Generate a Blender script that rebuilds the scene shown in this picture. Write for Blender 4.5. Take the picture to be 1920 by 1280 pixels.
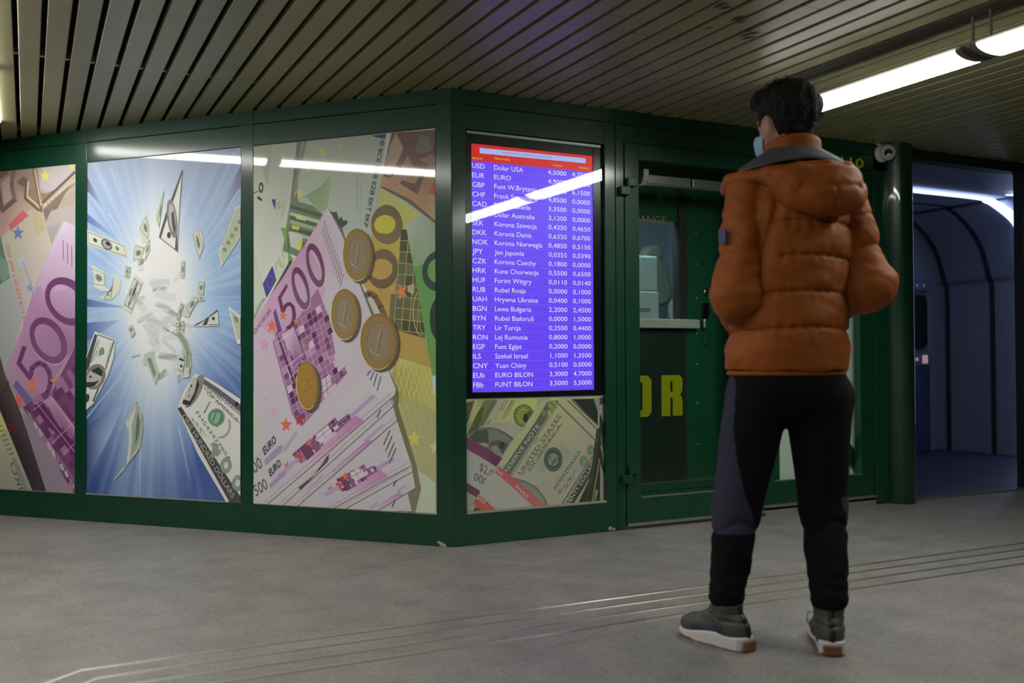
import bpy, bmesh, math, random
import numpy as np
from mathutils import Vector, Matrix

PI = math.pi
rnd = random.Random(7)
scene = bpy.context.scene
for o in list(bpy.data.objects):
    bpy.data.objects.remove(o, do_unlink=True)
col = scene.collection

# ------------------------------------------------------------------ camera
# calibrated from the vanishing points of the kiosk walls, slats and posts
FPX = 1802.86
CAM = np.array([-1.9008, -4.4357, 0.94])
CF = np.array([0.45008406, 0.89280909, 0.01778407])
CR = np.array([0.89298041, -0.45006354, -0.00536599])
CU = np.array([-0.00321315, -0.01829598, 0.99982745])
cd = bpy.data.cameras.new('camera')
cam = bpy.data.objects.new('camera', cd); col.objects.link(cam)
cd.sensor_width = 36.0; cd.lens = FPX / 1920 * 36.0
cd.clip_start = 0.05; cd.clip_end = 60
cam.matrix_world = Matrix(((CR[0], CU[0], -CF[0], CAM[0]), (CR[1], CU[1], -CF[1], CAM[1]), (CR[2], CU[2], -CF[2], CAM[2]), (0, 0, 0, 1)))
cd.dof.use_dof = True; cd.dof.focus_distance = 4.9; cd.dof.aperture_fstop = 2.0
scene.camera = cam

# ------------------------------------------------------------------ world, exposure
w = bpy.data.worlds.new('world'); scene.world = w; w.use_nodes = True
w.node_tree.nodes['Background'].inputs[0].default_value = (0.55, 0.6, 0.75, 1)
w.node_tree.nodes['Background'].inputs[1].default_value = 0.02
scene.view_settings.view_transform = 'Standard'
scene.view_settings.look = 'None'
scene.view_settings.exposure = 0.0
scene.view_settings.gamma = 1.0
scene.view_settings.use_curve_mapping = False
TUBE_STRENGTH = 29.0
TUBE_COLOR = (1.0, 0.985, 0.93)
SCREEN_STRENGTH = 1.08

# ------------------------------------------------------------------ node helpers
def srgb(r, g=None, b=None):
    if g is None: r, g, b = r
    f = lambda c: (c / 255 / 12.92) if c / 255 <= 0.04045 else ((c / 255 + 0.055) / 1.055) ** 2.4
    return (f(r), f(g), f(b))

def mat(name, color=(0.5, 0.5, 0.5), rough=0.5, metal=0.0, emis=None, estr=0.0, noise=0.0, nscale=20.0, bump=0.0, bscale=60.0, coat=0.0, crough=0.05, attr=None, sheen=0.0, spec=0.5, rnoise=0.0):
    m = bpy.data.materials.new(name); m.use_nodes = True
    nt = m.node_tree; N = nt.nodes; P = N['Principled BSDF']
    P.inputs['Base Color'].default_value = (*color, 1)
    P.inputs['Roughness'].default_value = rough
    P.inputs['Metallic'].default_value = metal
    P.inputs['Specular IOR Level'].default_value = spec
    P.inputs['Coat Weight'].default_value = coat
    P.inputs['Coat Roughness'].default_value = crough
    P.inputs['Sheen Weight'].default_value = sheen
    if emis:
        P.inputs['Emission Color'].default_value = (*emis, 1); P.inputs['Emission Strength'].default_value = estr
    tc = N.new('ShaderNodeTexCoord')
    src = None
    if attr:
        a = N.new('ShaderNodeVertexColor'); a.layer_name = attr; src = a.outputs['Color']
        nt.links.new(src, P.inputs['Base Color'])
    nz = N.new('ShaderNodeTexNoise'); nz.inputs['Scale'].default_value = nscale; nz.inputs['Detail'].default_value = 5
    nt.links.new(tc.outputs['Object'], nz.inputs['Vector'])
    if noise > 0:
        mr = N.new('ShaderNodeMapRange'); mr.inputs[1].default_value = 0.25; mr.inputs[2].default_value = 0.75
        mr.inputs[3].default_value = 1 - noise; mr.inputs[4].default_value = 1 + noise
        nt.links.new(nz.outputs['Fac'], mr.inputs[0])
        mx = N.new('ShaderNodeVectorMath'); mx.operation = 'MULTIPLY'
        if src: nt.links.new(src, mx.inputs[0])
        else: mx.inputs[0].default_value = color
        nt.links.new(mr.outputs[0], mx.inputs[1]); nt.links.new(mx.outputs[0], P.inputs['Base Color'])
    if rnoise > 0:
        mr = N.new('ShaderNodeMapRange'); mr.inputs[3].default_value = max(0.02, rough - rnoise); mr.inputs[4].default_value = rough + rnoise
        nt.links.new(nz.outputs['Fac'], mr.inputs[0]); nt.links.new(mr.outputs[0], P.inputs['Roughness'])
    if bump > 0:
        b2 = N.new('ShaderNodeTexNoise'); b2.inputs['Scale'].default_value = bscale; b2.inputs['Detail'].default_value = 4
        nt.links.new(tc.outputs['Object'], b2.inputs['Vector'])
        bp = N.new('ShaderNodeBump'); bp.inputs['Strength'].default_value = bump; bp.inputs['Distance'].default_value = 0.01
        nt.links.new(b2.outputs['Fac'], bp.inputs['Height']); nt.links.new(bp.outputs[0], P.inputs['Normal'])
    return m

def glassmat(name, tint=(0.93, 0.97, 0.95), rough=0.0):
    m = bpy.data.materials.new(name); m.use_nodes = True; nt = m.node_tree; N = nt.nodes
    N.remove(N['Principled BSDF']); out = N['Material Output']
    tr = N.new('ShaderNodeBsdfTransparent'); tr.inputs[0].default_value = (*tint, 1)
    gl = N.new('ShaderNodeBsdfGlossy'); gl.inputs['Roughness'].default_value = rough
    fr = N.new('ShaderNodeFresnel'); fr.inputs[0].default_value = 1.5
    mx = N.new('ShaderNodeMixShader'); ge = N.new('ShaderNodeNewGeometry'); iv = N.new('ShaderNodeMath'); iv.operation = 'SUBTRACT'; iv.inputs[0].default_value = 1.0
    mu = N.new('ShaderNodeMath'); mu.operation = 'MULTIPLY'          # reflect on the outer face only
    nt.links.new(ge.outputs['Backfacing'], iv.inputs[1]); nt.links.new(iv.outputs[0], mu.inputs[0]); nt.links.new(fr.outputs[0], mu.inputs[1])
    nt.links.new(mu.outputs[0], mx.inputs[0]); nt.links.new(tr.outputs[0], mx.inputs[1]); nt.links.new(gl.outputs[0], mx.inputs[2])
    nt.links.new(mx.outputs[0], out.inputs[0])
    return m

def emat(name, color, strength, attr=None):
    m = bpy.data.materials.new(name); m.use_nodes = True; nt = m.node_tree; N = nt.nodes
    N.remove(N['Principled BSDF']); out = N['Material Output']
    e = N.new('ShaderNodeEmission'); e.inputs[0].default_value = (*color, 1); e.inputs[1].default_value = strength
    if attr:
        a = N.new('ShaderNodeVertexColor'); a.layer_name = attr; nt.links.new(a.outputs['Color'], e.inputs[0])
    nt.links.new(e.outputs[0], out.inputs[0])
    return m

# ------------------------------------------------------------------ object helpers
def tag(o, label=None, cat=None, group=None, kind=None):
    if label: o['label'] = label
    if cat: o['category'] = cat
    if group: o['group'] = group
    if kind: o['kind'] = kind
    return o

def empty(name, loc=(0, 0, 0), rz=0):
    o = bpy.data.objects.new(name, None); o.location = loc; o.rotation_euler = (0, 0, rz); o.empty_display_size = 0.1
    col.objects.link(o); return o

class MB:
    """collects shapes, links them as one mesh object"""
    def __init__(s): s.v = []; s.f = []; s.sm = []
    def add(s, vs, fs, smooth=False):
        b = len(s.v); s.v += [tuple(map(float, p)) for p in vs]; s.f += [tuple(i + b for i in q) for q in fs]; s.sm += [smooth] * len(fs); return s
    def box(s, x0, x1, y0, y1, z0, z1, M=None):
        vs = [(x, y, z) for z in (z0, z1) for y in (y0, y1) for x in (x0, x1)]
        if M is not None: vs = [M @ Vector(p) for p in vs]
        return s.add(vs, [(0, 2, 3, 1), (4, 5, 7, 6), (0, 1, 5, 4), (2, 6, 7, 3), (0, 4, 6, 2), (1, 3, 7, 5)])
    def prism(s, pts, z0, z1, M=None):
        n = len(pts); vs = [(x, y, z0) for x, y in pts] + [(x, y, z1) for x, y in pts]
        if M is not None: vs = [M @ Vector(p) for p in vs]
        return s.add(vs, [tuple(reversed(range(n))), tuple(range(n, 2 * n))] + [(i, (i + 1) % n, n + (i + 1) % n, n + i) for i in range(n)])
    def tube(s, path, r, n=10, cap=True, smooth=True):
        path = [Vector(p) for p in path]; rs = r if isinstance(r, (list, tuple)) else [r] * len(path)
        vs = []; up = None
        for i, p in enumerate(path):
            t = (path[min(i + 1, len(path) - 1)] - path[max(i - 1, 0)]).normalized()
            if up is None: up = t.orthogonal().normalized()
            up = (up - t * up.dot(t)).normalized(); sd = t.cross(up)
            for k in range(n):
                a = 2 * PI * k / n; vs.append(p + (up * math.cos(a) + sd * math.sin(a)) * rs[i])
        fs = [(i * n + k, i * n + (k + 1) % n, (i + 1) * n + (k + 1) % n, (i + 1) * n + k) for i in range(len(path) - 1) for k in range(n)]
        s.add(vs, fs, smooth)
        if cap: s.add(vs[:n], [tuple(reversed(range(n)))]); s.add(vs[-n:], [tuple(range(n))])
        return s
    def lathe(s, prof, n=32, M=None, smooth=True):
        """prof: (r, z) pairs about the z axis"""
        vs = [(r * math.cos(2 * PI * k / n), r * math.sin(2 * PI * k / n), z) for r, z in prof for k in range(n)]
        if M is not None: vs = [M @ Vector(p) for p in vs]
        return s.add(vs, [(i * n + k, i * n + (k + 1) % n, (i + 1) * n + (k + 1) % n, (i + 1) * n + k) for i in range(len(prof) - 1) for k in range(n)], smooth)
    def build(s, name, m, parent=None, bevel=0.0, seg=2):
        me = bpy.data.meshes.new(name); me.from_pydata(s.v, [], s.f); me.update()
        me.polygons.foreach_set('use_smooth', s.sm)
        if m: me.materials.append(m)
        o = bpy.data.objects.new(name, me); col.objects.link(o)
        if parent: o.parent = parent
        if bevel:
            b = o.modifiers.new('bevel', 'BEVEL'); b.width = bevel; b.segments = seg; b.limit_method = 'ANGLE'; b.angle_limit = 0.9
            b.harden_normals = False
        return o

def struct(o, label=None):
    o['kind'] = 'structure'
    if label: o['label'] = label
    return o

# ------------------------------------------------------------------ planes of the place
PHI = 0.831846902        # the left wall leaves the corner at this angle
CEIL = 2.305
LD = np.array([-math.cos(PHI), math.sin(PHI), 0.0])      # along the left wall, away from the corner
LN = np.array([-math.sin(PHI), -math.cos(PHI), 0.0])     # its outward normal
RD = np.array([1.0, 0, 0]); RN = np.array([0, -1.0, 0])
ZU = np.array([0, 0, 1.0])
ML = Matrix(((LD[0], LN[0], 0, 0), (LD[1], LN[1], 0, 0), (0, 0, 1, 0), (0, 0, 0, 1)))   # (s, outward, z) -> world
MR = Matrix(((1, 0, 0, 0), (0, -1, 0, 0), (0, 0, 1, 0), (0, 0, 0, 1)))

def ray(px, py):
    return CF + CR * (px - 960) / FPX - CU * (py - 640) / FPX
def on_plane(px, py, n, d=0.0):
    v = ray(px, py); t = (d - n @ CAM) / (n @ v); return CAM + v * t
def to_px(P):
    d = P - CAM; z = d @ CF; return 960 + FPX * (d @ CR) / z, 640 - FPX * (d @ CU) / z

# ------------------------------------------------------------------ materials
GREEN = mat('green_paint', srgb(3, 62, 40), 0.42, noise=0.12, nscale=6, coat=0.75, crough=0.15, spec=.3, rnoise=0.06, bump=0.03, bscale=9)
GREEND = mat('green_panel_paint', srgb(20, 84, 56), 0.45, noise=0.12, nscale=5)
SLAT = mat('ceiling_slat_paint', (0.290, 0.278, 0.138), 0.40, noise=0.10, nscale=3, spec=0.5)
DARK = mat('dark_void', (0.012, 0.012, 0.012), 0.9)
ALU = mat('aluminium', (0.42, 0.42, 0.40), 0.35, metal=0.8, noise=0.1)
STEEL = mat('dull_steel_inlay', (0.50, 0.48, 0.40), 0.33, metal=0.85, rnoise=0.08, nscale=8)
BLACKP = mat('black_plastic', (0.008, 0.008, 0.009), 0.25)
WHITEP = mat('white_plastic', (0.62, 0.62, 0.60), 0.35)
WHITEM = mat('white_panel', (0.86, 0.90, 0.87), 0.5, noise=0.06, nscale=4)
BRASS = mat('brass', (0.65, 0.48, 0.18), 0.25, metal=1.0)
GLASS = glassmat('clear_glass')
GLASSD = glassmat('door_glass', (0.90, 0.95, 0.92))
YELLOW = mat('yellow_vinyl', (0.55, 0.55, 0.02), 0.4)
GOLD = mat('gold_vinyl', (0.62, 0.50, 0.22), 0.3, metal=0.3)
RUBBER = mat('black_seal', (0.01, 0.01, 0.01), 0.6)

def floor_material():
    m = mat('concrete_floor', (0.2, 0.2, 0.2), 0.5); nt = m.node_tree; N = nt.nodes; L = nt.links; P = N['Principled BSDF']
    tc = N.new('ShaderNodeTexCoord')
    def nz(s, d=6, r=0.55, stretch=None):
        n = N.new('ShaderNodeTexNoise'); n.inputs['Scale'].default_value = s; n.inputs['Detail'].default_value = d; n.inputs['Roughness'].default_value = r
        if stretch:
            mp = N.new('ShaderNodeMapping'); mp.inputs['Scale'].default_value = stretch; L.new(tc.outputs['Object'], mp.inputs[0]); L.new(mp.outputs[0], n.inputs['Vector'])
        else: L.new(tc.outputs['Object'], n.inputs['Vector'])
        return n.outputs['Fac']
    def ramp(f, stops):
        r = N.new('ShaderNodeValToRGB'); e = r.color_ramp.elements
        while len(e) < len(stops): e.new(0.5)
        for k, (p, c) in enumerate(stops): e[k].position = p; e[k].color = (*c, 1)
        L.new(f, r.inputs[0]); return r.outputs[0]
    def mul(a, b, fac=1.0):
        x = N.new('ShaderNodeMix'); x.data_type = 'RGBA'; x.blend_type = 'MULTIPLY'; x.inputs[0].default_value = fac
        L.new(a, x.inputs[6]); L.new(b, x.inputs[7]); return x.outputs[2]
    base = ramp(nz(1.3, 4), [(0.3, (0.185, 0.178, 0.160)), (0.7, (0.222, 0.214, 0.196))])
    patch = ramp(nz(5, 8, 0.65), [(0.35, (0.74, 0.74, 0.74)), (0.6, (1, 1, 1))])
    speck = ramp(nz(160, 2, 0.7), [(0.33, (0.62, 0.62, 0.62)), (0.5, (1, 1, 1)), (0.68, (1.35, 1.35, 1.35))])
    grit = ramp(nz(48, 5, 0.75), [(0.36, (0.76, 0.76, 0.76)), (0.52, (1, 1, 1)), (0.64, (1.2, 1.2, 1.18))])
    scr = ramp(nz(2.2, 3, 0.5, (0.5, 4, 1)), [(0.30, (0.72, 0.70, 0.68)), (0.40, (1, 1, 1))])
    c = mul(mul(mul(mul(base, patch, 0.8), speck, 0.9), grit, 0.8), scr, 0.5) 
    L.new(c, P.inputs['Base Color'])
    mr = N.new('ShaderNodeMapRange'); mr.inputs[3].default_value = 0.42; mr.inputs[4].default_value = 0.68; L.new(nz(6, 5), mr.inputs[0]); L.new(mr.outputs[0], P.inputs['Roughness'])
    bp = N.new('ShaderNodeBump'); bp.inputs['Strength'].default_value = 0.12; bp.inputs['Distance'].default_value = 0.004; L.new(nz(120, 3), bp.inputs['Height']); L.new(bp.outputs[0], P.inputs['Normal'])
    return m
FLOORM = floor_material()

# ------------------------------------------------------------------ floor with four guide strips
struct(MB().box(-9, 9, -9, 6, -0.2, 0).build('floor', FLOORM), 'worn grey concrete floor of the underpass')

def strip(name, y, xb, yb, label):
    # a metal bar along the floor that turns towards the lower left at its end
    d = Vector((-0.77, -0.64, 0)); w2 = 0.009; k = (y[1] - y[0]) / 9.0
    a = Vector((xb, yb, 0)); far = Vector((7.0, y[0] + (7.0 - xb) * k + (yb - y[0]), 0)); e = a + d * 4.0
    mb = MB()
    dirs = [(far, a), (a, e)]
    pts_l = []; pts_r = []
    t1 = (a - far).normalized(); t2 = d.normalized(); n1 = Vector((-t1.y, t1.x, 0)); n2 = Vector((-t2.y, t2.x, 0)); nm = (n1 + n2).normalized() / max(0.3, (n1 + n2).normalized().dot(n1))
    ring = [(far, n1), (a, nm), (e, n2)]
    prof = [(-w2, 0), (-w2 * 0.8, 0.003), (w2 * 0.8, 0.003), (w2, 0)]
    vs = [p + n * q + Vector((0, 0, z)) for p, n in ring for q, z in prof]
    fs = [(i * 4 + j, i * 4 + j + 1, i * 4 + 5 + j, i * 4 + 4 + j) for i in range(2) for j in range(3)]
    o = mb.add(vs, fs).build(name, STEEL)
    return tag(o, label, 'floor strip', 'four parallel metal strips across the floor')
ys = [(-1.229, -1.257), (-1.331, -1.358), (-1.439, -1.467), (-1.545, -1.576)]
labs = ['metal floor strip farthest from the camera, closest to the green kiosk', 'second metal floor strip counted from the green kiosk',
        'third metal floor strip counted from the green kiosk', 'metal floor strip closest to the camera, passing right at the toe of the left shoe']
for i, ((ya, yb_), lb) in enumerate(zip(ys, labs)):
    k = (yb_ - ya) / 2.5
    xb = -1.754 + i * 0.0405
    yb = ya + (xb + 0.45) * k
    d_ = (ya + (xb + 0.45) * k, ya + (xb + 9.45) * k)
    strip('floor_strip', d_, xb, yb, lb)

# ------------------------------------------------------------------ slatted metal ceiling
def ceiling():
    mb = MB(); h = 0.016
    prof = [(-0.0425, 0.020), (-0.0425, 0.004), (-0.0395, 0.0), (0.0395, 0.0), (0.0425, 0.004), (0.0425, 0.020)]
    for k in range(-52, 82):
        xc = -1.95 + 0.105 * (k + 0.5)
        r = random.Random(k)
        ye = 0.03 if xc > 0 else -(xc - 0.04) * math.tan(PHI) + 0.03     # the slats stop at the kiosk
        js = [-8.5, r.uniform(-3.6, min(1.0, ye - 1.0)), ye]
        if xc < -0.3: js = [-8.5, ye]
        for a, b in zip(js[:-1], js[1:]):
            dz = r.uniform(-0.0012, 0.0012)
            vs = [(xc + x, y, CEIL + z + dz) for y in (a + 0.0015, b - 0.0015) for x, z in prof]; n = len(prof)
            mb.add(vs, [(i, i + 1, n + i + 1, n + i) for i in range(n - 1)])
    # carrier rails crossing above the slats
    for y in (-6, -4.4, -2.8, -1.2, 0.4, 2.0): mb.box(-8, 7, y, y + 0.03, CEIL + 0.022, CEIL + 0.05)
    return struct(mb.build('ceiling', SLAT), 'olive grey metal slat ceiling with dark open gaps')
ceiling()
struct(MB().box(-9, 9, -9, 6, CEIL + 0.16, CEIL + 0.4).build('ceiling', DARK), 'dark slab above the open slats')
# pale duct seen through the gaps at the far left
struct(MB().tube([(-1.905, 0.9, CEIL + .09), (-1.915, 1.55, CEIL + .09)], 0.03).build('trim_1', mat('duct_grey', (0.45, 0.42, 0.36), 0.5)), 'pale pipe above the ceiling slats')
# underpass walls behind the viewer
TILEW = mat('underpass_wall', (0.11, 0.105, 0.09), 0.55, noise=0.15, nscale=2)
struct(MB().box(-9, 9, -9.2, -9, 0, CEIL + .1).build('wall_back', TILEW), 'plain wall of the underpass behind the viewer')
struct(MB().box(-9.2, -9, -9, 6, 0, CEIL + .1).build('wall_west', TILEW), 'plain side wall of the underpass')
struct(MB().box(9, 9.2, -9, 6, 0, CEIL + .1).build('wall_east', TILEW), 'plain side wall of the underpass')

# ------------------------------------------------------------------ kiosk walls
def left_wall():
    mb = MB(); bx = lambda *a: mb.box(*a, M=ML)
    bx(0.0, 5.2, -0.08, 0.0, 0.0, 0.158)                         # bottom rail
    bx(0.0, 5.2, -0.08, 0.0, 2.112, 2.228)                       # top rail
    bx(0.0, 5.2, -0.08, -0.004, 2.231, CEIL + 0.012)             # strip under the ceiling
    for a, b in ((0.0, 0.088), (1.188, 1.268), (2.362, 2.446), (3.545, 3.63), (4.7, 4.8)):
        bx(a, b, -0.08, 0.002, 0.0, 2.229)
        bx(a + 0.002, b - 0.002, -0.08, -0.001, 2.2, CEIL + 0.012)
    bx(3.63, 5.2, -0.07, -0.02, 0.1, 2.2)
    return struct(mb.build('wall_left', GREEN, bevel=0.0025), 'green painted metal frame of the left kiosk wall')
left_wall()
def right_wall():
    mb = MB(); bx = lambda *a: mb.box(*a, M=MR)
    bx(0.0, 0.076, -0.08, 0.002, 0.0, CEIL + 0.012)               # corner post
    bx(0.07, 0.91, -0.08, 0.0, 0.0, 0.160)
    bx(0.07, 0.91, -0.08, 0.0, 2.105, 2.228)
    bx(0.0, 3.2, -0.08, -0.004, 2.231, CEIL + 0.012)
    bx(0.905, 0.972, -0.08, 0.002, 0.0, 2.229)
    bx(0.975, 1.028, -0.08, 0.002, 0.0, 2.229)
    bx(1.0, 3.05, -0.08, 0.0, 2.132, 2.228)
    bx(2.93, 3.05, -0.10, 0.0, 0.0, 2.229)
    return struct(mb.build('wall_right', GREEN, bevel=0.0025), 'green painted metal frame of the right kiosk wall with the doors')
WR = right_wall()
struct(MB().lathe([(0.0, 0.0), (0.097, 0.0), (0.1, 0.004), (0.1, CEIL + .012)], 64, Matrix.Translation((3.135, -0.0, 0))).build('trim_2', mat('glossy_green_column', srgb(3, 50, 33), .3, coat=1.0, crough=.05, noise=.1, nscale=4)), 'round green column at the right end of the kiosk')

# rust spots and chipped paint at the foot of the corner
CHIP = mat('chipped_filler', (0.42, 0.36, 0.28), 0.8, noise=0.3, nscale=60)
def blob(name, pts, r, m, M, label):
    mb = MB()
    for (s, z, q) in pts:
        k = 9; ring = [(s + math.cos(2 * PI * i / k) * q * rnd.uniform(.6, 1.2), z + math.sin(2 * PI * i / k) * q * rnd.uniform(.5, 1.0)) for i in range(k)]
        vs = [M @ Vector((a, 0.0035, max(b, 0.0))) for a, b in ring] + [M @ Vector((s, 0.0055, max(z, 0.0)))]
        mb.add(vs, [(i, (i + 1) % k, k) for i in range(k)])
    return mb.build(name, m)
struct(blob('trim_3', [(0.06, 0.012, 0.016), (0.075, 0.02, 0.012), (0.045, 0.006, 0.012)], 0, CHIP, ML, ''), 'chipped filler at the foot of the corner post')
struct(blob('trim_4', [(0.925, 0.018, 0.014), (0.945, 0.01, 0.012)], 0, CHIP, MR, ''), 'chipped filler at the foot of the post beside the door')

# aluminium beads under the panels
BEAD = mat('panel_bead', (0.34, 0.33, 0.26), 0.5)
mb = MB()
for a, b in ((0.088, 1.188), (1.268, 2.362), (2.446, 3.545)): mb.box(a, b, -0.02, 0.001, 0.157, 0.164, M=ML)
struct(mb.build('trim_5', BEAD), 'thin bead along the lower edge of the left wall panels')
struct(MB().box(0.078, 0.905, -0.02, 0.001, 0.158, 0.168, M=MR).build('trim_6', BEAD), 'thin bead under the window with the rate screen')
mb = MB()
for a, b in ((0.088, 1.188), (1.268, 2.362), (2.446, 3.545)):
    mb.box(a, b, -0.02, -0.001, 2.106, 2.113, M=ML); mb.box(b - 0.005, b, -0.02, -0.001, 0.16, 2.11, M=ML)
struct(mb.build('trim_7', RUBBER), 'black seal around the left wall panels')
struct(MB().box(0.0, 5.1, -0.3, -0.082, 0, CEIL, M=ML).build('wall_inner', DARK), 'dark backing of the left wall')

# dark scuff marks on the ceiling slats
b = MB(); rr_ = random.Random(3)
for px_, py_ in ((1352, 8), (1360, 14), (1330, 52), (1384, 33), (1390, 41), (1386, 36), (1400, 58), (1396, 66), (1410, 62), (1404, 70), (1345, 12)):
    P_ = on_plane(px_, py_, ZU, CEIL); a_ = rr_.uniform(.2, .9); L_ = rr_.uniform(.02, .045); q_ = [(P_[0] + L_ * math.cos(a_ + t) * (1 if k % 2 else .3), P_[1] + L_ * math.sin(a_ + t) * (1 if k % 2 else .3), CEIL - .0022) for k, t in enumerate(np.linspace(0, 2 * PI, 5)[:-1])]
    b.add(q_, [(0, 1, 2, 3)])
struct(b.build('trim_16', DARK), 'dark scuff marks on the ceiling slats')

# ------------------------------------------------------------------ printed artwork
_glyph = {}
def glyphs(txt):
    """outline mesh of a line of text: vertices (x, y) and faces, in units of cap height"""
    if txt in _glyph: return _glyph[txt]
    cu = bpy.data.curves.new('t', 'FONT'); cu.body = txt; cu.size = 1.0; cu.resolution_u = 3
    ob = bpy.data.objects.new('t', cu); col.objects.link(ob)
    bpy.context.view_layer.update()
    me = bpy.data.meshes.new_from_object(ob.evaluated_get(bpy.context.evaluated_depsgraph_get()))
    v = np.array([(p.co.x, p.co.y) for p in me.vertices]).reshape(-1, 2) / 0.729
    f = [tuple(p.vertices) for p in me.polygons]
    bpy.data.objects.remove(ob); bpy.data.curves.remove(cu); bpy.data.meshes.remove(me)
    _glyph[txt] = (v, f); return _glyph[txt]

class Art:
    """flat print on a wall plane; shapes are given at traced points of that plane"""
    def __init__(s, side, rect, off=0.0, gain=1.0, step=0.00002):
        s.side = side; s.r = rect; s.off = off; s.gain = gain; s.k = 0; s.step = step
        s.V = []; s.F = []; s.C = []
        s.D = LD if side == 'L' else RD; s.N = LN if side == 'L' else RN
    def uv(s, p):
        P = on_plane(p[0], p[1], s.N, s.off); return (P @ s.D, P[2])
    def px(s, u, v): return to_px(s.D * u + s.N * s.off + ZU * v)
    def lin(s, c): return tuple(min(0.92, x * s.gain) for x in srgb(*c))
    def raw(s, uv, cols):
        """uv polygon with one colour per vertex, clipped to the panel"""
        u0, u1, v0, v1 = s.r; P = [(u, v, c) for (u, v), c in zip(uv, cols)]
        for ax, lim, sg in ((0, u0, 1), (0, u1, -1), (1, v0, 1), (1, v1, -1)):
            Q = []
            for i in range(len(P)):
                a = P[i - 1]; b = P[i]; da = (a[ax] - lim) * sg; db = (b[ax] - lim) * sg
                if (da >= 0) != (db >= 0):
                    t = da / (da - db); Q.append((a[0] + (b[0] - a[0]) * t, a[1] + (b[1] - a[1]) * t, tuple(x + (y - x) * t for x, y in zip(a[2], b[2]))))
                if db >= 0: Q.append(b)
            P = Q
            if len(P) < 3: return
        b = len(s.V); h = s.off + 0.0002 + s.k * s.step
        for u, v, c in P: s.V.append(tuple(s.D * u + s.N * h + ZU * v)); s.C.append((*c, 1.0))
        s.F.append(tuple(range(b, b + len(P))))
    def P(s, pts, c, lay=True):
        """polygon at traced points; c is one colour or a list of colours"""
        if lay: s.k += 1
        cs = [s.lin(x) for x in c] if isinstance(c[0], (tuple, list)) else [s.lin(c)] * len(pts)
        s.raw([s.uv(p) for p in pts], cs); return s
    def S(s, pts, w, c, w2=None, lay=True):
        if lay: s.k += 1
        for i, (a, b) in enumerate(zip(pts[:-1], pts[1:])):
            a = np.array(a, float); b = np.array(b, float); d = b - a; L = np.hypot(*d)
            if L < 1e-6: continue
            n = np.array([-d[1], d[0]]) / L; wa = w; wb = w2 if w2 is not None else w
            if w2 is not None: wa = w + (w2 - w) * i / (len(pts) - 1); wb = w + (w2 - w) * (i + 1) / (len(pts) - 1)
            e = d / L * min(wa, L) * 0.12
            s.P([a - e + n * wa / 2, b + e + n * wb / 2, b + e - n * wb / 2, a - e - n * wa / 2], c, lay=False)
        return s
    def ell(s, C, U, V, t0=0, t1=2 * PI, n=40):
        C, U, V = map(lambda q: np.array(q, float), (C, U, V))
        return [C + U * math.cos(t0 + (t1 - t0) * i / n) + V * math.sin(t0 + (t1 - t0) * i / n) for i in range(n + (0 if abs(t1 - t0 - 2 * PI) < 1e-6 else 1))]
    def E(s, C, U, V, c, n=40): return s.P(s.ell(C, U, V, n=n), c)
    def R(s, C, U, V, Ci, Ui, Vi, c, t0=0, t1=2 * PI, n=44, c2=None):
        """ring between two ellipses; colour may fade from c to c2 down the ring"""
        s.k += 1; o = s.ell(C, U, V, t0, t1, n); i_ = s.ell(Ci, Ui, Vi, t0, t1, n); m = len(o)
        closed = abs(t1 - t0 - 2 * PI) < 1e-6
        ys = [p[1] for p in o]; y0, y1 = min(ys), max(ys)
        cc = lambda p: tuple(a + (b - a) * (p[1] - y0) / (y1 - y0 + 1e-9) for a, b in zip(c, c2 or c))
        for j in range(m if closed else m - 1):
            k = (j + 1) % m; q = [o[j], o[k], i_[k], i_[j]]; s.P(q, [cc(p) for p in q], lay=False)
        return s
    def star(s, x, y, r, c, a0=-PI / 2, k=0.42, sx=0.8):
        return s.P([(x + sx * math.cos(a0 + PI * i / 5) * (r if i % 2 == 0 else r * k), y + math.sin(a0 + PI * i / 5) * (r if i % 2 == 0 else r * k)) for i in range(10)], c)
    def T(s, txt, a, b, up, c, bold=0.0):
        """text whose baseline runs from a to b and whose cap height is the vector up"""
        s.k += 1; v, f = glyphs(txt)
        if len(v) == 0: return s
        a = np.array(a, float); b = np.array(b, float); up = np.array(up, float); x0, x1 = v[:, 0].min(), v[:, 0].max()
        uv = [s.uv(a + (b - a) * (x - x0) / (x1 - x0) + up * y) for x, y in v]; cl = s.lin(c)
        for q in f: s.raw([uv[i] for i in q], [cl] * len(q))
        if bold:                      # heavier strokes
            for dx, dy in ((bold, 0), (-bold, 0), (0, bold), (0, -bold)):
                s.k += 1
                for q in f: s.raw([(uv[i][0] + dx, uv[i][1] + dy) for i in q], [cl] * len(q))
        return s
    def grid(s, fn, nu, nv):
        s.k += 1; u0, u1, v0, v1 = s.r
        us = np.linspace(u0, u1, nu + 1); vs = np.linspace(v0, v1, nv + 1); b = len(s.V); h = s.off + 0.0002
        U, Vv = np.meshgrid(us, vs, indexing='ij'); W = U[..., None] * s.D + s.N * h + Vv[..., None] * ZU
        d = W - CAM; z = d @ CF; X = 960 + FPX * (d @ CR) / z; Y = 640 - FPX * (d @ CU) / z
        C = np.clip(fn(X, Y) / 255.0, 0, 1); C = np.where(C <= 0.04045, C / 12.92, ((C + 0.055) / 1.055) ** 2.4); C = np.clip(C * s.gain, 0, 0.92)
        s.V += [tuple(p) for p in W.reshape(-1, 3)]; s.C += [(*p, 1.0) for p in C.reshape(-1, 3)]
        for i in range(nu):
            for j in range(nv): q = b + i * (nv + 1) + j; s.F.append((q, q + nv + 1, q + nv + 2, q + 1))
        return s
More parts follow.
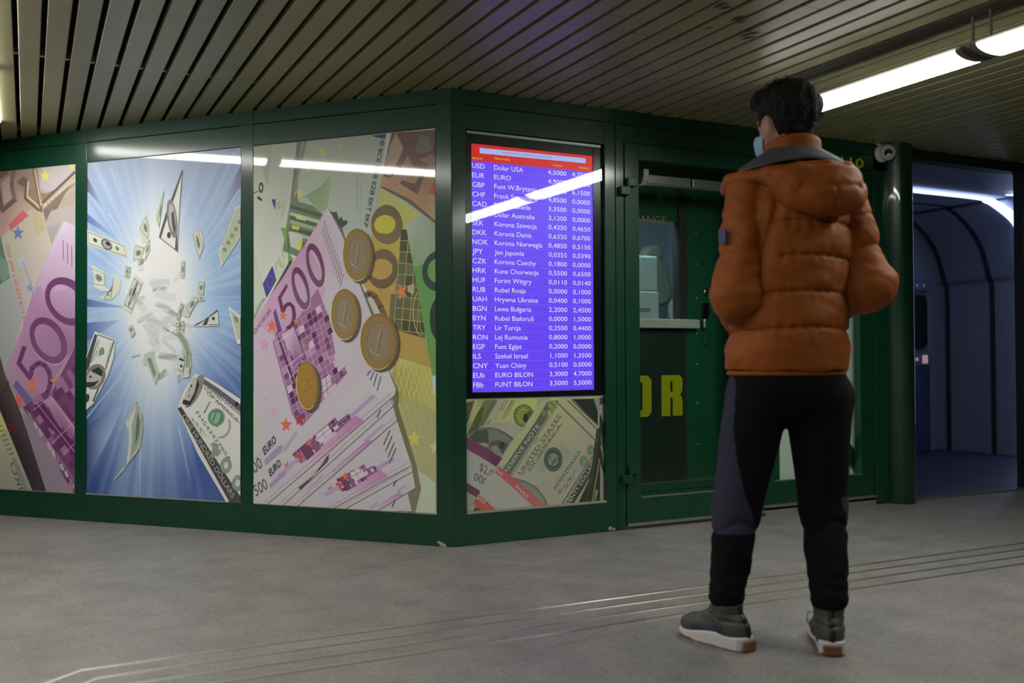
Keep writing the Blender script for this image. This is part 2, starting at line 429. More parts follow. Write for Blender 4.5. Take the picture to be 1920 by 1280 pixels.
    def build(s, name, m, parent=None):
        me = bpy.data.meshes.new(name); me.from_pydata(s.V, [], s.F); me.update()
        ca = me.color_attributes.new('print', 'FLOAT_COLOR', 'POINT'); ca.data.foreach_set('color', np.array(s.C, dtype=np.float32).ravel())
        me.materials.append(m); o = bpy.data.objects.new(name, me); col.objects.link(o)
        if parent: o.parent = parent
        return o

PRINT = mat('glossy_print', rough=0.5, attr='print', coat=1.0, crough=0.035, spec=0.3)
PRINTB = mat('print_behind_glass', rough=0.6, attr='print', spec=0.2)

def inside(p, poly):
    x, y = p; r = False; n = len(poly)
    for i in range(n):
        x1, y1 = poly[i - 1]; x2, y2 = poly[i]
        if (y1 > y) != (y2 > y) and x < (x2 - x1) * (y - y1) / (y2 - y1) + x1: r = not r
    return r

def cells(A, poly, o, a, b, na, nb, pal, seed, line=None, lw=0.7, p=0.85):
    """skewed window grid drawn inside a polygon"""
    r = random.Random(seed); o, a, b = map(lambda q: np.array(q, float), (o, a, b)); A.k += 1
    for i in range(na):
        for j in range(nb):
            c = o + a * (i + .5) + b * (j + .5)
            if not inside(c, poly): continue
            if r.random() < p: A.P([c - a * .5 - b * .5, c + a * .5 - b * .5, c + a * .5 + b * .5, c - a * .5 + b * .5], pal[r.randrange(len(pal))], lay=False)
    if line:
        A.k += 1
        for i in range(na + 1):
            for j in range(nb):
                if inside(o + a * i + b * (j + .5), poly): A.S([o + a * i + b * j, o + a * i + b * (j + 1)], lw, line, lay=False)
        for j in range(nb + 1):
            for i in range(na):
                if inside(o + a * (i + .5) + b * j, poly): A.S([o + a * i + b * j, o + a * (i + 1) + b * j], lw, line, lay=False)

PU = (104, 62, 100); PUD = (82, 42, 76); PUM = (132, 92, 126); PUL = (178, 150, 175)

# ---- poster with the fan of 500 notes and coins (right one of the left wall)
def poster_fan():
    A = Art('L', (0.090, 1.186, 0.162, 2.108), 0, gain=1.95)
    lerp = lambda a, b, t: np.array(a) + (np.array(b) - np.array(a)) * t
    def bg(X, Y):
        c = np.zeros(X.shape + (3,)); c[:] = (164, 166, 156)
        n = 3 * np.sin(X * .11 + Y * .05) + 2 * np.sin(X * .31 - Y * .23); return c + n[..., None]
    A.grid(bg, 30, 50)
    # white and green 100 notes, upper left
    A.P([(476, 270), (560, 262), (545, 345), (535, 430), (510, 520), (476, 560)], [(150, 152, 140), (140, 144, 132), (150, 154, 143), (160, 164, 152), (172, 172, 166), (170, 172, 166)])
    A.P([(511, 266), (503, 350), (495, 330), (490, 300), (476, 298), (476, 270)], (138, 140, 126))
    A.P([(557, 262), (745, 249), (738, 300), (700, 440), (668, 470), (640, 430), (600, 400), (560, 480), (538, 470), (535, 430), (548, 340)], [(138, 142, 130), (140, 146, 136), (150, 158, 150), (152, 160, 154), (150, 158, 150), (150, 158, 148), (148, 156, 144), (120, 130, 112), (116, 128, 108), (136, 144, 126), (142, 150, 134)])
    A.P([(557, 266), (566, 265), (558, 330), (548, 390), (541, 420), (548, 340)], (98, 100, 90)).P([(569, 265), (576, 264), (568, 300), (560, 330), (557, 360), (548, 358), (560, 310)], (112, 112, 104))
    A.P([(622, 325), (614, 392), (600, 400), (575, 370), (565, 372), (600, 350)], [(130, 146, 116)] * 3 + [(112, 134, 98)] * 3)
    A.P([(557, 358), (559, 378), (585, 385), (606, 402), (560, 482), (530, 470), (543, 392)], (92, 104, 84))
    for y0, c in ((384, (66, 80, 62)), (397, (148, 160, 138)), (404, (70, 84, 66)), (412, (130, 146, 118)), (424, (60, 74, 56)), (433, (140, 152, 130)), (447, (62, 84, 54))):
        A.P([(545, y0), (604, y0 + 17), (600, y0 + 23), (543, y0 + 6)], c)
    A.P([(541, 434), (560, 437), (568, 445), (562, 470), (545, 462)], (160, 166, 150)).P([(562, 448), (568, 452), (563, 470), (558, 468)], (168, 172, 60))
    A.P([(548, 421), (562, 425), (560, 432), (546, 428)], (160, 164, 60)).P([(557, 403), (575, 408), (573, 414), (555, 410)], (166, 172, 110))
    A.P([(526, 427), (538, 427), (541, 500), (550, 486), (544, 478)], (98, 128, 78)).P([(526, 426), (533, 428), (538, 450), (534, 448)], (92, 140, 70))
    for (x, y, r_) in ((605, 284, 9), (578, 320, 6), (563, 362, 10), (636, 272, 6)): A.star(x, y, r_, (166, 168, 92))
    A.P([(636, 412), (631, 396), (622, 400), (619, 392), (628, 425), (640, 428), (648, 422), (652, 418), (650, 412), (644, 414), (640, 405)], (58, 66, 58)).P([(620, 396), (632, 400), (640, 440), (628, 425)], (64, 74, 64))
    A.S([(670, 340), (669, 398)], 0.6, (110, 116, 106)).S([(677, 350), (675, 405)], 0.6, (120, 124, 116)).S([(666, 352), (672, 320), (683, 334)], 0.6, (120, 126, 118))
    # white margin with the initials, and the blue flag corner
    A.P([(725, 250), (733, 250), (722, 300), (700, 430), (694, 447), (706, 400)], (168, 176, 172))
    A.P([(696, 254), (724, 251), (722, 260), (700, 256)], (62, 58, 108))
    A.T('© BCE ECB EZB EKT EKP', (714, 262), (682, 425), (7.5, 1.5), (66, 70, 72), bold=.0010)
    A.T('10', (483, 372), (487, 340), (8, 5), (56, 56, 52), bold=.002); A.S([(472, 368), (476, 362), (484, 358)], 1.5, (56, 56, 52))
    A.P([(509, 373.5), (517, 373.5), (515.5, 393)], (58, 48, 104))
    A.S([(518, 392), (520, 380), (523, 378), (523.5, 391), (528, 380), (529, 392)], 0.9, (134, 142, 92)).S([(534, 379), (533, 392)], 0.9, (134, 142, 92)).S([(531, 396), (527, 410)], 0.9, (134, 142, 92))
    A.S([(518, 507), (516, 492), (521, 492), (527, 500), (523, 482)], 1.1, (138, 148, 92)).S([(529, 472), (532, 484)], 1.1, (138, 148, 92)).S([(531, 490), (530, 502)], 1.1, (138, 148, 92))
    A.P([(476, 470), (480, 490), (492, 532), (500, 558), (476, 578)], [(158, 162, 146)] * 2 + [(162, 168, 156)] * 3)
    A.P([(511, 498), (518, 525), (500, 558), (493, 532)], (62, 60, 124))
    for i in range(12): A.E((506 + 5.5 * math.cos(i * PI / 6), 528 + 12 * math.sin(i * PI / 6)), (.6, 0), (0, .8), (170, 166, 96), n=5)
    A.S([(476, 606), (496, 582), (500, 571), (546, 489)], 1.2, (60, 62, 60), 5)
    A.T('EZB ECB BCE 2002', (478, 596), (497, 560), (-4, -2.2), (66, 66, 70))
    # orange 50 note, top right
    A.P([(735, 249), (817, 243), (817, 420), (792, 400), (760, 377), (713, 351), (722, 300)], [(92, 74, 72), (104, 92, 84), (158, 146, 108), (160, 126, 98), (168, 128, 100), (164, 126, 100), (146, 122, 108)])
    A.P([(743, 249), (756, 277), (745, 305), (735, 313), (724, 310), (733, 270)], (150, 132, 112))
    A.P([(745, 249), (817, 243), (817, 285), (792, 297), (785, 298), (804, 308), (801, 318), (775, 312), (766, 293), (764, 290), (752, 315), (742, 312), (757, 280)], (98, 80, 76))
    A.P([(786, 252), (808, 258), (814, 280), (790, 290), (778, 285)], (110, 100, 98)).S([(806, 262), (814, 284), (814, 292)], 2.0, (92, 74, 72))
    A.P([(754, 337), (750, 344), (783, 364), (796, 330), (788, 328), (778, 345)], (98, 82, 76)).S([(720, 329), (731, 331), (738, 327)], 4, (106, 88, 82))
    A.P([(713, 351), (766, 380), (817, 420), (817, 414), (770, 374), (720, 350)], (96, 92, 70))
    A.P([(815, 336), (817, 338), (817, 367), (804, 362), (810, 345)], (160, 88, 84))
    # yellow 200 note
    A.P([(713, 353), (790, 402), (773, 440), (752, 520), (745, 600), (770, 760), (744, 760), (735, 620), (700, 560), (672, 520), (697, 440)], [(158, 164, 104), (170, 172, 96), (160, 160, 80), (158, 150, 88), (150, 138, 76), (150, 130, 66), (160, 134, 60), (158, 128, 66), (164, 132, 76), (162, 132, 78), (160, 150, 76)])
    A.P([(697, 432), (757, 430), (755, 520), (735, 575), (720, 575), (700, 520)], [(160, 146, 64), (168, 160, 76), (160, 140, 84), (160, 130, 76), (160, 128, 72), (150, 118, 66)])
    br = (98, 86, 62)
    A.R((727, 421), (28, 3), (-1, 37), (725, 421), (18, 2), (-1, 18), br, c2=(110, 98, 72))
    A.P([(700, 400), (716, 402), (744, 407), (744, 430), (735, 438), (702, 436), (696, 425)], (174, 166, 62))
    A.R((725, 421), (29, 3), (-2, 36), (722, 421), (20, 1), (-2, 18), (96, 86, 64), c2=(112, 98, 70))
    A.R((718, 504), (29, 2), (-3, 37), (715, 504.5), (21, 1), (-2, 19.5), (106, 88, 64), c2=(96, 80, 56))
    A.P([(695, 495), (717, 486), (734, 498), (730, 520), (712, 524), (697, 515)], (160, 132, 70)); A.R((718, 504), (29, 2), (-3, 37), (715, 504.5), (21, 1), (-2, 19.5), (106, 88, 64), c2=(96, 80, 56))
    A.S([(683, 556), (693, 549), (704, 556), (714, 575), (722, 594)], 11, (100, 84, 62))
    A.P([(733, 551), (742, 551), (738, 610), (729, 610)], (100, 94, 66))
    # arched iron window of the yellow note
    win = [(754, 432), (768, 436), (776, 470), (780, 510), (790, 560), (797, 634), (740, 624), (738, 600), (742, 540), (748, 480)]
    A.P(win, (80, 78, 56)); cells(A, win, (738, 428), (14.5, 1.5), (-1.6, 21), 5, 10, [(74, 72, 52), (90, 88, 62), (70, 68, 50), (96, 96, 70)], 5, (160, 154, 104), 1.1, 1.0)
    A.star(753, 547, 17, (196, 116, 74), a0=-1.9).P([(766, 535), (777, 532), (776, 552), (764, 546)], (156, 150, 130))
    A.S(A.ell((795, 585), (20, 0), (0, 46), PI * .55, PI * 1.4, 14), 1.6, (158, 150, 96)).S(A.ell((797, 600), (10, 0), (0, 30), PI * .6, PI * 1.4, 10), 1.0, (150, 142, 92))
    A.P([(746, 620), (797, 634), (811, 690), (750, 670)], (156, 134, 72))
    A.P([(748, 671), (811, 690), (817, 760), (817, 880), (785, 860), (760, 790), (742, 728), (735, 700)], [(166, 164, 104), (164, 160, 96), (158, 158, 104), (152, 152, 106), (148, 148, 106), (142, 142, 100), (136, 130, 84), (140, 134, 80)])
    for k in range(9):
        A.S([(742 + k * 9, 672 + k * 3), (760 + k * 10, 745 + k * 4), (752 + k * 10, 790 + k * 4)], 1.4, (172, 172, 84)); A.S([(752 + k * 11, 672 + k * 4), (738 + k * 9, 735 + k * 3)], 1.4, (172, 172, 84))
    A.P([(745, 758), (775, 748), (817, 770), (817, 905), (785, 880)], (148, 146, 104)); A.star(777, 822, 17, (176, 170, 76)); A.star(817, 838, 16, (166, 172, 148))
    for k in range(6): A.S([(748 + 13 * k, 755), (785 + 10 * k, 860)], .8, (166, 164, 112))
    A.P([(776, 882), (817, 905), (817, 962), (778, 960), (768, 930)], (158, 166, 144))
    # green 100 note, right edge
    A.P([(761, 421), (790, 402), (817, 420), (817, 704), (811, 704), (790, 580), (776, 500)], [(158, 168, 156), (150, 158, 150), (132, 150, 128), (92, 140, 78), (96, 142, 80), (92, 138, 76), (112, 148, 100)])
    A.P([(776, 502), (800, 492), (817, 480), (817, 704), (811, 704), (795, 600)], (92, 136, 76))
    A.R((822, 508), (30, 0), (-2, 38), (824, 507), (22, 0), (-1, 24), (48, 66, 58)); A.P([(804, 495), (817, 480), (817, 530), (806, 522)], (98, 142, 84)); A.R((822, 508), (30, 0), (-2, 38), (824, 507), (22, 0), (-1, 24), (48, 66, 58))
    A.R((826, 598), (20, 0), (0, 42), (832, 596), (8, 0), (0, 22), (42, 58, 52))
    A.P([(811, 704), (817, 704), (817, 742), (812, 735)], (160, 178, 176))
    # top 500 note
    note = [(615, 389), (642, 440), (674, 531), (700, 598), (728, 693), (694, 702), (560, 905), (476, 906), (476, 602), (500, 566), (572, 459)]
    A.P([(616, 391), (640, 425), (676, 531), (705, 598), (700, 602), (660, 520), (638, 450)], (88, 86, 84))
    A.P([(x + 0, y) for x, y in note], [(168, 160, 172), (164, 160, 170), (166, 162, 170), (172, 168, 172), (168, 164, 170), (168, 160, 168), (166, 162, 166), (162, 160, 164), (164, 146, 162), (168, 130, 156), (168, 134, 156)])
    A.P([(572, 459), (582, 470), (598, 500), (612, 545), (560, 640), (500, 622), (478, 600), (505, 560)], [(160, 116, 148), (158, 122, 148), (156, 124, 150), (160, 140, 162), (160, 118, 148), (164, 130, 160), (166, 140, 160), (166, 128, 156)])
    for i in range(14): t = i / 13; x = 610.3 + (644.7 - 610.3) * t; y = 413.7 + 100 * t; A.S([(x, y), (x - 6.6, y + 24)], 0.9, (58, 52, 60))
    bld = [(512, 642), (518, 622), (548, 624), (560, 596), (596, 540), (616, 592), (629, 662), (623, 672), (632, 700), (647, 687), (651, 700), (602, 755), (590, 773), (566, 800), (549, 778)]
    A.P(bld, PUM)
    cells(A, bld, (505, 640), (8.7, -6.2), (3.1, 11.5), 18, 20, [PU, PUD, PUM, PUL, (150, 116, 146), PU, PUM], 3, (190, 168, 188), 0.5, 0.8)
    A.P([(518, 622), (528, 640), (552, 700), (566, 690), (575, 740), (548, 712), (532, 668)], PUD).P([(528, 628), (552, 612), (573, 668), (555, 680), (540, 650)], [(172, 150, 170), (166, 140, 164), (140, 100, 136), (120, 80, 116), (166, 140, 164)])
    A.S([(552, 612), (574, 675)], 1.6, (90, 50, 86)).S([(524, 640), (548, 622)], 1.2, (190, 168, 188)).S([(538, 687), (570, 662)], 1.0, (190, 168, 188)).S([(545, 707), (560, 694)], 1.0, (190, 168, 188)).S([(528, 640), (556, 718)], .8, (190, 170, 190))
    A.P([(603, 712), (620, 700), (624, 735), (608, 748)], (172, 160, 172)).S([(603, 726), (622, 712)], .8, PUD).S([(611, 705), (616, 740)], .8, PUD).S([(605, 738), (651, 697)], 1.2, PUD)
    A.R((592, 497.4), (17.2, 8), (4, 40.5), (591.7, 497.3), (11, 6), (5.6, 28), (88, 46, 74), c2=(98, 66, 92))
    A.R((564.5, 540.7), (16.7, 8), (4.5, 39.4), (564.6, 539.7), (10.5, 6), (6, 27), (88, 46, 74), c2=(104, 76, 104))
    A.S(A.ell((592, 497.4), (18, 8.4), (4.2, 41.6), PI * .1, PI * .7, 16), 1.0, (200, 184, 198)); A.S(A.ell((564.5, 540.7), (17.5, 8.4), (4.6, 40.6), PI * .1, PI * .7, 16), 1.0, (200, 184, 198))
    dg = (92, 50, 80)
    A.P([(538, 531), (540, 538), (528, 559), (532.5, 577), (532, 587), (528, 586), (521.5, 558)], dg)
    A.S([(531, 584), (536, 573), (543, 568.5), (550, 575), (552.5, 590), (550, 605), (543, 614), (538, 615)], 6.5, dg)
    A.P([(513, 587), (517, 578), (529.8, 621), (521.3, 623)], (84, 66, 114))
    A.star(531.5, 592, 9.5, (206, 96, 74)).star(510.5, 611, 14, (208, 92, 70)).star(556, 602, 8, (150, 112, 84)).star(577, 640, 8, (130, 90, 80))
    A.star(496, 646, 13, (174, 128, 168)).star(491, 692, 9, (174, 148, 170)).star(499, 738, 9, (178, 156, 172)).star(513.6, 772, 9, (182, 136, 168))
    A.T('BCE ECB EZB EKT EKP 2002', (462, 650), (510, 582), (-4.4, -4.6), (62, 60, 78))
    A.P([(476, 735), (486, 770), (500, 822), (497, 838), (476, 862)], (160, 160, 154))
    A.star(536.8, 796, 14.5, (200, 92, 70)).star(562.5, 786, 13, (150, 56, 62))
    A.T('EURO', (497, 853), (519, 828), (-4, -14), (58, 48, 74), bold=.0014); A.T('500', (470, 895), (494, 874), (-8, -20), (74, 72, 76))
    A.P([(496, 862), (520, 838), (530, 832), (528, 846), (498, 872)], (134, 124, 148)).P([(530, 842), (556, 806), (557, 812), (532, 850)], (150, 140, 164))
    # the fan below: each note shows as a slanted strip
    def sl(y_l, x_r, y_r): return lambda x: y_l + (y_r - y_l) * (x - 476) / (x_r - 476)
    edges = [((476, 906), (694, 699)), ((503, 944), (741, 741)), ((530, 948), (743, 757)), ((557, 950), (745, 788)), ((620, 956), (771, 873)), ((640, 958), (774, 884)), ((700, 962), (779, 915)), ((740, 965), (773, 958))]
    fan = [(476, 900), (600, 786), (694, 699), (728, 692), (743, 730), (740, 741), (734, 750), (745, 788), (772, 872), (779, 915), (765, 925), (773, 958), (640, 958), (476, 948)]
    A.P([(730, 695), (748, 735), (746, 760), (780, 870), (790, 915), (778, 962), (768, 962), (760, 900)], [(100, 96, 70)] * 3 + [(104, 102, 80)] * 5)
    A.P(fan, [(164, 160, 160), (166, 158, 164), (168, 162, 168), (172, 170, 172), (172, 170, 174), (166, 164, 168), (166, 164, 168), (168, 166, 168), (168, 166, 168), (166, 164, 166), (164, 162, 164), (164, 162, 162), (156, 148, 154), (158, 154, 152)])
    def row(a, b, h1, seed, dense=True):
        """a note strip: lilac bar, pink band, facade piece, stars; a-b is its lower edge"""
        a = np.array(a, float); b = np.array(b, float); d = b - a; up = np.array([-.52, -.86]); q = lambda t, k: tuple(a + d * t + up * k)
        A.P([q(.05, 1), q(.92, 1), q(.88, h1), q(.1, h1)], [(160, 152, 164), (166, 160, 172), (166, 162, 174), (160, 156, 164)])
        A.P([q(.35, 1), q(.76, 1), q(.73, h1 * .5), q(.38, h1 * .5)], [(170, 150, 166), (160, 112, 150), (158, 112, 148), (166, 134, 158)])
        if dense:
            f = [q(.30, h1 * .42), q(.70, h1 * .5), q(.70, h1 * .78), q(.62, h1 * .8), q(.62, h1 * 1.05), q(.28, h1 * 1.05)]
            A.P(f, PU); cells(A, f, q(.28, h1 * .4), tuple(d * .033), tuple(up * h1 * .16), 16, 5, [PUD, PU, PUL, (176, 160, 176), PUM], seed, (180, 160, 178), .5, .75)
            A.P([q(.46, h1 * .55), q(.56, h1 * .58), q(.56, h1 * 1.0), q(.46, h1 * 1.0)], (176, 168, 176)); A.S([q(.46, h1 * .8), q(.56, h1 * .82)], .8, PUD).S([q(.51, h1 * .57), q(.51, h1)], .8, PUD)
            A.P([q(.34, h1 * .35), q(.40, h1 * .36), q(.40, h1), q(.34, h1)], (96, 56, 84)).P([q(.41, h1 * .35), q(.45, h1 * .36), q(.45, h1), q(.41, h1)], (112, 76, 104))
            c = q(.31, h1 * .7); A.star(c[0], c[1], 11, (176, 62, 62)); c = q(.405, h1 * .95); A.star(c[0], c[1], 9, (196, 96, 62))
            c = q(.22, h1 * .75); A.star(c[0], c[1], 10, (206, 92, 70))
        A.P([q(.70, h1 * .52), q(.90, h1 * .55), q(.89, h1 * .72), q(.70, h1 * .68)], (148, 130, 158))
        A.P([q(.14, h1 * .55), q(.30, h1 * .6), q(.30, h1 * .78), q(.14, h1 * .75)], (146, 136, 162))
    row((503, 944), (741, 741), 40, 11); row((557, 950), (745, 788), 18, 12, False); row((600, 964), (771, 873), 42, 14); row((690, 972), (779, 915), 22, 15, False)
    A.P([(560, 914), (590, 890), (612, 858), (618, 850), (616, 864), (596, 884), (566, 918)], PUD)
    for k, (a, b) in enumerate(edges[1:]):
        A.S([a, b], 1.3, (96, 84, 92)); A.S([(a[0] - 6, a[1] - 4), (b[0] - 6, b[1] - 6)], .6, (140, 130, 138))
    A.T('EURO', (508, 893), (528, 872), (-4, -13), (58, 48, 74), bold=.0014); A.T('500', (481, 930), (504, 914), (-7, -20), (74, 72, 76)); A.P([(506, 908), (534, 880), (536, 888), (508, 914)], (134, 124, 148))
    for x, y, l in ((696, 694, 10), (702, 697, 17), (708, 700, 26), (715, 705, 30)): A.S([(x, y), (x - 7, y + l * .9)], 1.3, (48, 44, 66))
    for x, y in ((732, 806), (736, 817), (740, 829), (743, 840)): A.S([(x, y), (x - 12, y + 28)], 1.4, (48, 44, 66))
    for x, y, l in ((714, 768, 15), (744, 900, 11), (742, 936, 14)): A.S([(x, y), (x - 6, y + l)], 1.6, (52, 48, 82))
    # coins
    def coin(C, U, V, two=True, c=(124, 104, 62), seed=1):
        C = np.array(C, float); U = np.array(U, float); V = np.array(V, float)
        A.E(C + (5, 4), U, V, (84, 74, 62)).E(C, U, V, (150, 130, 88)).E(C + (.6, -.4), U * .965, V * .975, (108, 88, 52)).E(C, U * .90, V * .93, c)
        r = random.Random(seed)
        if two: A.E(C, U * .66, V * .72, (112, 100, 82)); A.E(C + (1, 1), U * .60, V * .67, (120, 108, 90))
        for i in range(26): a = r.uniform(0, 6.28); q = r.uniform(.1, .5); p = C + U * q * math.cos(a) + V * q * math.sin(a); A.S([p, p + (r.uniform(-3, 3), r.uniform(-3, 3))], .8, (150, 138, 112) if r.random() < .5 else (88, 76, 58))
        if two: A.S([C + V * -.45 + U * .1, C + V * .35 - U * .1], 4.5, (132, 118, 96)).S([C + V * -.42 + U * .18, C + V * .38 + U * -.02], .9, (80, 70, 56)).S([C + V * .35 - U * .4, C + V * .5 + U * .1], 1.3, (164, 152, 128))
        A.S(A.ell(C, U * .97, V * .975, PI * .3, PI * 1.1, 24), 1.5, (186, 170, 130))
    coin((670.5, 478), (27.5, 4), (-2, 49.5), seed=2); coin((647, 589.5), (26, 4), (-2, 48), seed=3); coin((710.5, 640.5), (35, 3), (-2, 53), seed=4)
    coin((577.3, 722.5), (20.8, 3), (0, 45.5), False, (138, 104, 50), seed=5)
    for k in range(40): x = rnd.uniform(600, 815); y = rnd.uniform(880, 955); A.E((x, y), (rnd.uniform(.4, 1.0), 0), (0, rnd.uniform(.4, 1.0)), (120, 116, 108), n=5)
    return tag(A.build('banknote_poster', PRINT), 'poster of a fan of purple 500 notes with coins, just left of the kiosk corner', 'poster')
poster_fan()

# ---- blue burst poster with flying bills
def poster_burst():
    A = Art('L', (1.270, 2.356, 0.162, 2.108), 0, gain=1.38)
    r = random.Random(4); ph = [(r.uniform(0, 6.28), r.choice([5, 8, 13, 21, 34, 47]), r.uniform(.3, 1)) for _ in range(14)]
    def bg(X, Y):
        dx = X - 298; dy = Y - 565; a = np.arctan2(dy, dx); d = np.sqrt((dx / 150) ** 2 + (dy / 330) ** 2)
        ray_ = sum(w_ * np.sin(a * k + p) for p, k, w_ in ph) / 4.0; sharp = sum(w_ * np.sin(a * k * 2.3 + p * 2) for p, k, w_ in ph[:8]) / 4.0
        base = np.zeros(X.shape + (3,)); W_ = np.array((226, 226, 232.)); Bl = np.array((150, 176, 206.)); Dk = np.array((66, 88, 148.)); Tp = np.array((168, 172, 196.))
        t = np.clip((d - .18) / .55, 0, 1)[..., None]; base = W_ * (1 - t) + Bl * t
        low = np.clip((Y - 600) / 300, 0, 1) * np.clip(np.abs(dx + 20) / 150, .25, 1); side = np.clip(d - .75, 0, 1) * np.clip((Y - 420) / 200, .25, 1)
        t2 = np.clip(low * 1.1 + side * .8 + ray_ * .35 * np.clip(d - .2, 0, 1) + sharp * .15 * np.clip(d - .3, 0, 1), 0, 1)[..., None]
        base = base * (1 - t2) + Dk * t2
        fine = (np.sin(a * 61 + 2 * np.sin(a * 7)) * .5 + np.sin(a * 97 + 1.7) * .35 + np.sin(a * 149) * .25) * np.clip(d - .25, 0, .9)
        base = base + (fine * 15)[..., None] * np.array((1.0, .9, .75))
        tp = np.clip((480 - Y) / 200, 0, 1)[..., None] * .62; base = base * (1 - tp) + Tp * tp
        col_ = np.exp(-(dx / 45) ** 2)[..., None] * np.clip(1.1 - d, 0.1, 1)[..., None] * .8; base = base * (1 - col_) + W_ * col_
        return base + (ray_ * 9 * np.clip(d, 0, 1))[..., None]
    A.grid(bg, 170, 190)
    for p, c in (([(163, 330), (163, 357), (205, 405), (196, 395)], (96, 92, 130)), ([(451, 310), (451, 350), (400, 420), (420, 380)], (122, 116, 150)), ([(163, 400), (163, 415), (222, 452), (215, 442)], (86, 104, 156)), ([(163, 560), (163, 575), (240, 577)], (78, 100, 158)), ([(163, 640), (163, 605), (225, 600)], (84, 104, 160)), ([(163, 800), (163, 900), (205, 820), (240, 740)], (56, 74, 126))):
        A.P(p, [c] + [c] + [(150, 172, 206)] * (len(p) - 2))
    for p in ([(208, 315), (248, 420)], [(205, 400), (235, 450)], [(163, 783), (230, 700), (250, 640)], [(448, 355), (395, 445)], [(440, 285), (375, 430)], [(263, 830), (262, 940)], [(335, 800), (356, 900)]):
        A.S(p, 2.0, (178, 196, 222), 0.4)
    # faint bills in the white centre
    for i in range(34):
        x = 296 + r.gauss(0, 22); y = 600 + r.gauss(0, 58); a = r.uniform(0, 3.14); l = r.uniform(7, 20); w_ = r.uniform(4, 8); c, s_ = math.cos(a), math.sin(a); g = r.choice([(190, 192, 192), (182, 186, 184), (200, 202, 202), (150, 154, 152), (172, 176, 174)])
        A.P([(x + c * l + s_ * w_, y + s_ * l - c * w_), (x + c * l - s_ * w_, y + s_ * l + c * w_), (x - c * l - s_ * w_, y - s_ * l + c * w_), (x - c * l + s_ * w_, y - s_ * l - c * w_)], [g, (208, 208, 212), g, (206, 208, 210)])
    CR_ = (192, 196, 182); IN = (182, 188, 172); DKG = (66, 68, 68); GR = (112, 124, 110)
    def bill(pts, front=True, cr=CR_):
        """a curled bill; pts run round it: top-left, top-right ... the pattern is mapped on the quad of its first, middle and last points"""
        A.P(pts, cr); q = np.array(pts, float)
        if len(q) == 4: a, b, c, d = q
        else: n = len(q) // 2; a, b, c, d = q[0], q[n - 1], q[n], q[-1]
        m = lambda u, v: tuple((a * (1 - u) + b * u) * (1 - v) + (d * (1 - u) + c * u) * v)
        A.S([m(.05, .12), m(.95, .12)], 1.0, DKG if front else GR).S([m(.05, .88), m(.95, .88)], 1.0, DKG if front else GR).S([m(.05, .12), m(.05, .88)], .8, GR).S([m(.95, .12), m(.95, .88)], .8, GR)
        el = lambda u, v, ru, rv, c_: A.P([m(u + ru * math.cos(t), v + rv * math.sin(t)) for t in np.linspace(0, 6.28, 14)[:-1]], c_)
        if front: el(.5, .5, .14, .38, (104, 102, 104)); el(.5, .5, .09, .26, (160, 156, 152)); el(.53, .42, .06, .14, (50, 50, 54)); el(.22, .5, .05, .14, (60, 72, 62)); el(.76, .5, .05, .16, (96, 128, 106))
        else: el(.5, .5, .30, .2, (130, 140, 124)); el(.45, .5, .06, .12, (92, 106, 92)); el(.6, .5, .06, .12, (92, 106, 92))
    bill([(162, 430), (236, 460), (241, 485), (162, 458)])
    bill([(275, 401), (280, 425), (278, 452), (268, 456), (260, 430)], False); bill([(253, 457), (272, 462), (265, 488), (249, 490)], False); bill([(272, 462), (281, 446), (282, 470), (273, 490)], False)
    bill([(310, 350), (303, 395), (299, 430), (292, 410)], False); bill([(172, 497), (197, 511), (197, 538), (177, 538)], False, (196, 200, 188))
    A.P([(177, 538), (197, 538), (210, 546), (190, 546)], (196, 198, 190)); bill([(214, 514), (227, 524), (225, 546), (210, 562), (192, 562), (186, 556), (203, 552), (212, 538)])
    bill([(254, 513), (269, 529), (246, 588), (230, 577)]); bill([(236, 497), (246, 500), (243, 522), (234, 520)]); bill([(261, 488), (272, 484), (268, 494), (261, 498)])
    bill([(372, 424), (380, 440), (383, 462), (373, 488), (367, 460), (360, 440)], False); bill([(441, 388), (453, 384), (453, 442), (415, 501), (411, 470)], False, (188, 196, 176))
    A.P([(444, 392), (453, 388), (453, 436), (418, 494), (414, 472)], (168, 176, 156)); 
    for k in range(5): A.E((422 + k * 7, 468 - k * 13), (3.4, -2), (2, 4), (124, 134, 118), n=10)
    bill([(341, 488), (347, 488), (346, 521), (340, 522)], False); bill([(374, 525), (384, 527), (382, 553), (371, 552)], False); bill([(373, 554), (381, 556), (386, 563), (372, 566)], False)
    bill([(368, 554), (376, 556), (354, 595), (343, 592), (347, 575)], False, (186, 192, 176))
    bill([(341, 564), (346, 570), (336, 605), (331, 602)]); bill([(333, 606), (345, 605), (346, 624), (332, 618)])
    A.P([(409, 580), (411, 611), (359, 612), (385, 600)], CR_).P([(409, 580), (409, 584), (372, 609), (362, 611), (388, 597)], DKG).P([(388, 596), (394, 593), (389, 609), (380, 610)], (70, 70, 76)).E((401, 597), (3, 0), (0, 3.4), (70, 66, 70)).S([(392, 609), (410, 608)], 1.5, (84, 84, 84))
    A.P([(429, 574), (452, 592), (452, 644), (446, 645)], (206, 208, 204)).P([(432, 579), (452, 597), (452, 636), (446, 636)], (168, 178, 158)).E((444, 599), (3, 0), (2, 6), GR)
    # long curling bill in the middle
    A.P([(320, 622), (330, 617), (342, 621), (352, 636), (359, 660), (360, 684), (355, 706), (342, 710), (347, 690), (349, 668), (343, 645), (333, 628)], CR_)
    A.S([(334, 624), (346, 640), (353, 662), (352, 688)], 6, (132, 144, 130)).S([(336, 619), (350, 638), (358, 664), (356, 700)], 1.2, DKG).S([(322, 622), (332, 628), (344, 648), (348, 670), (346, 692), (343, 708)], .9, GR)
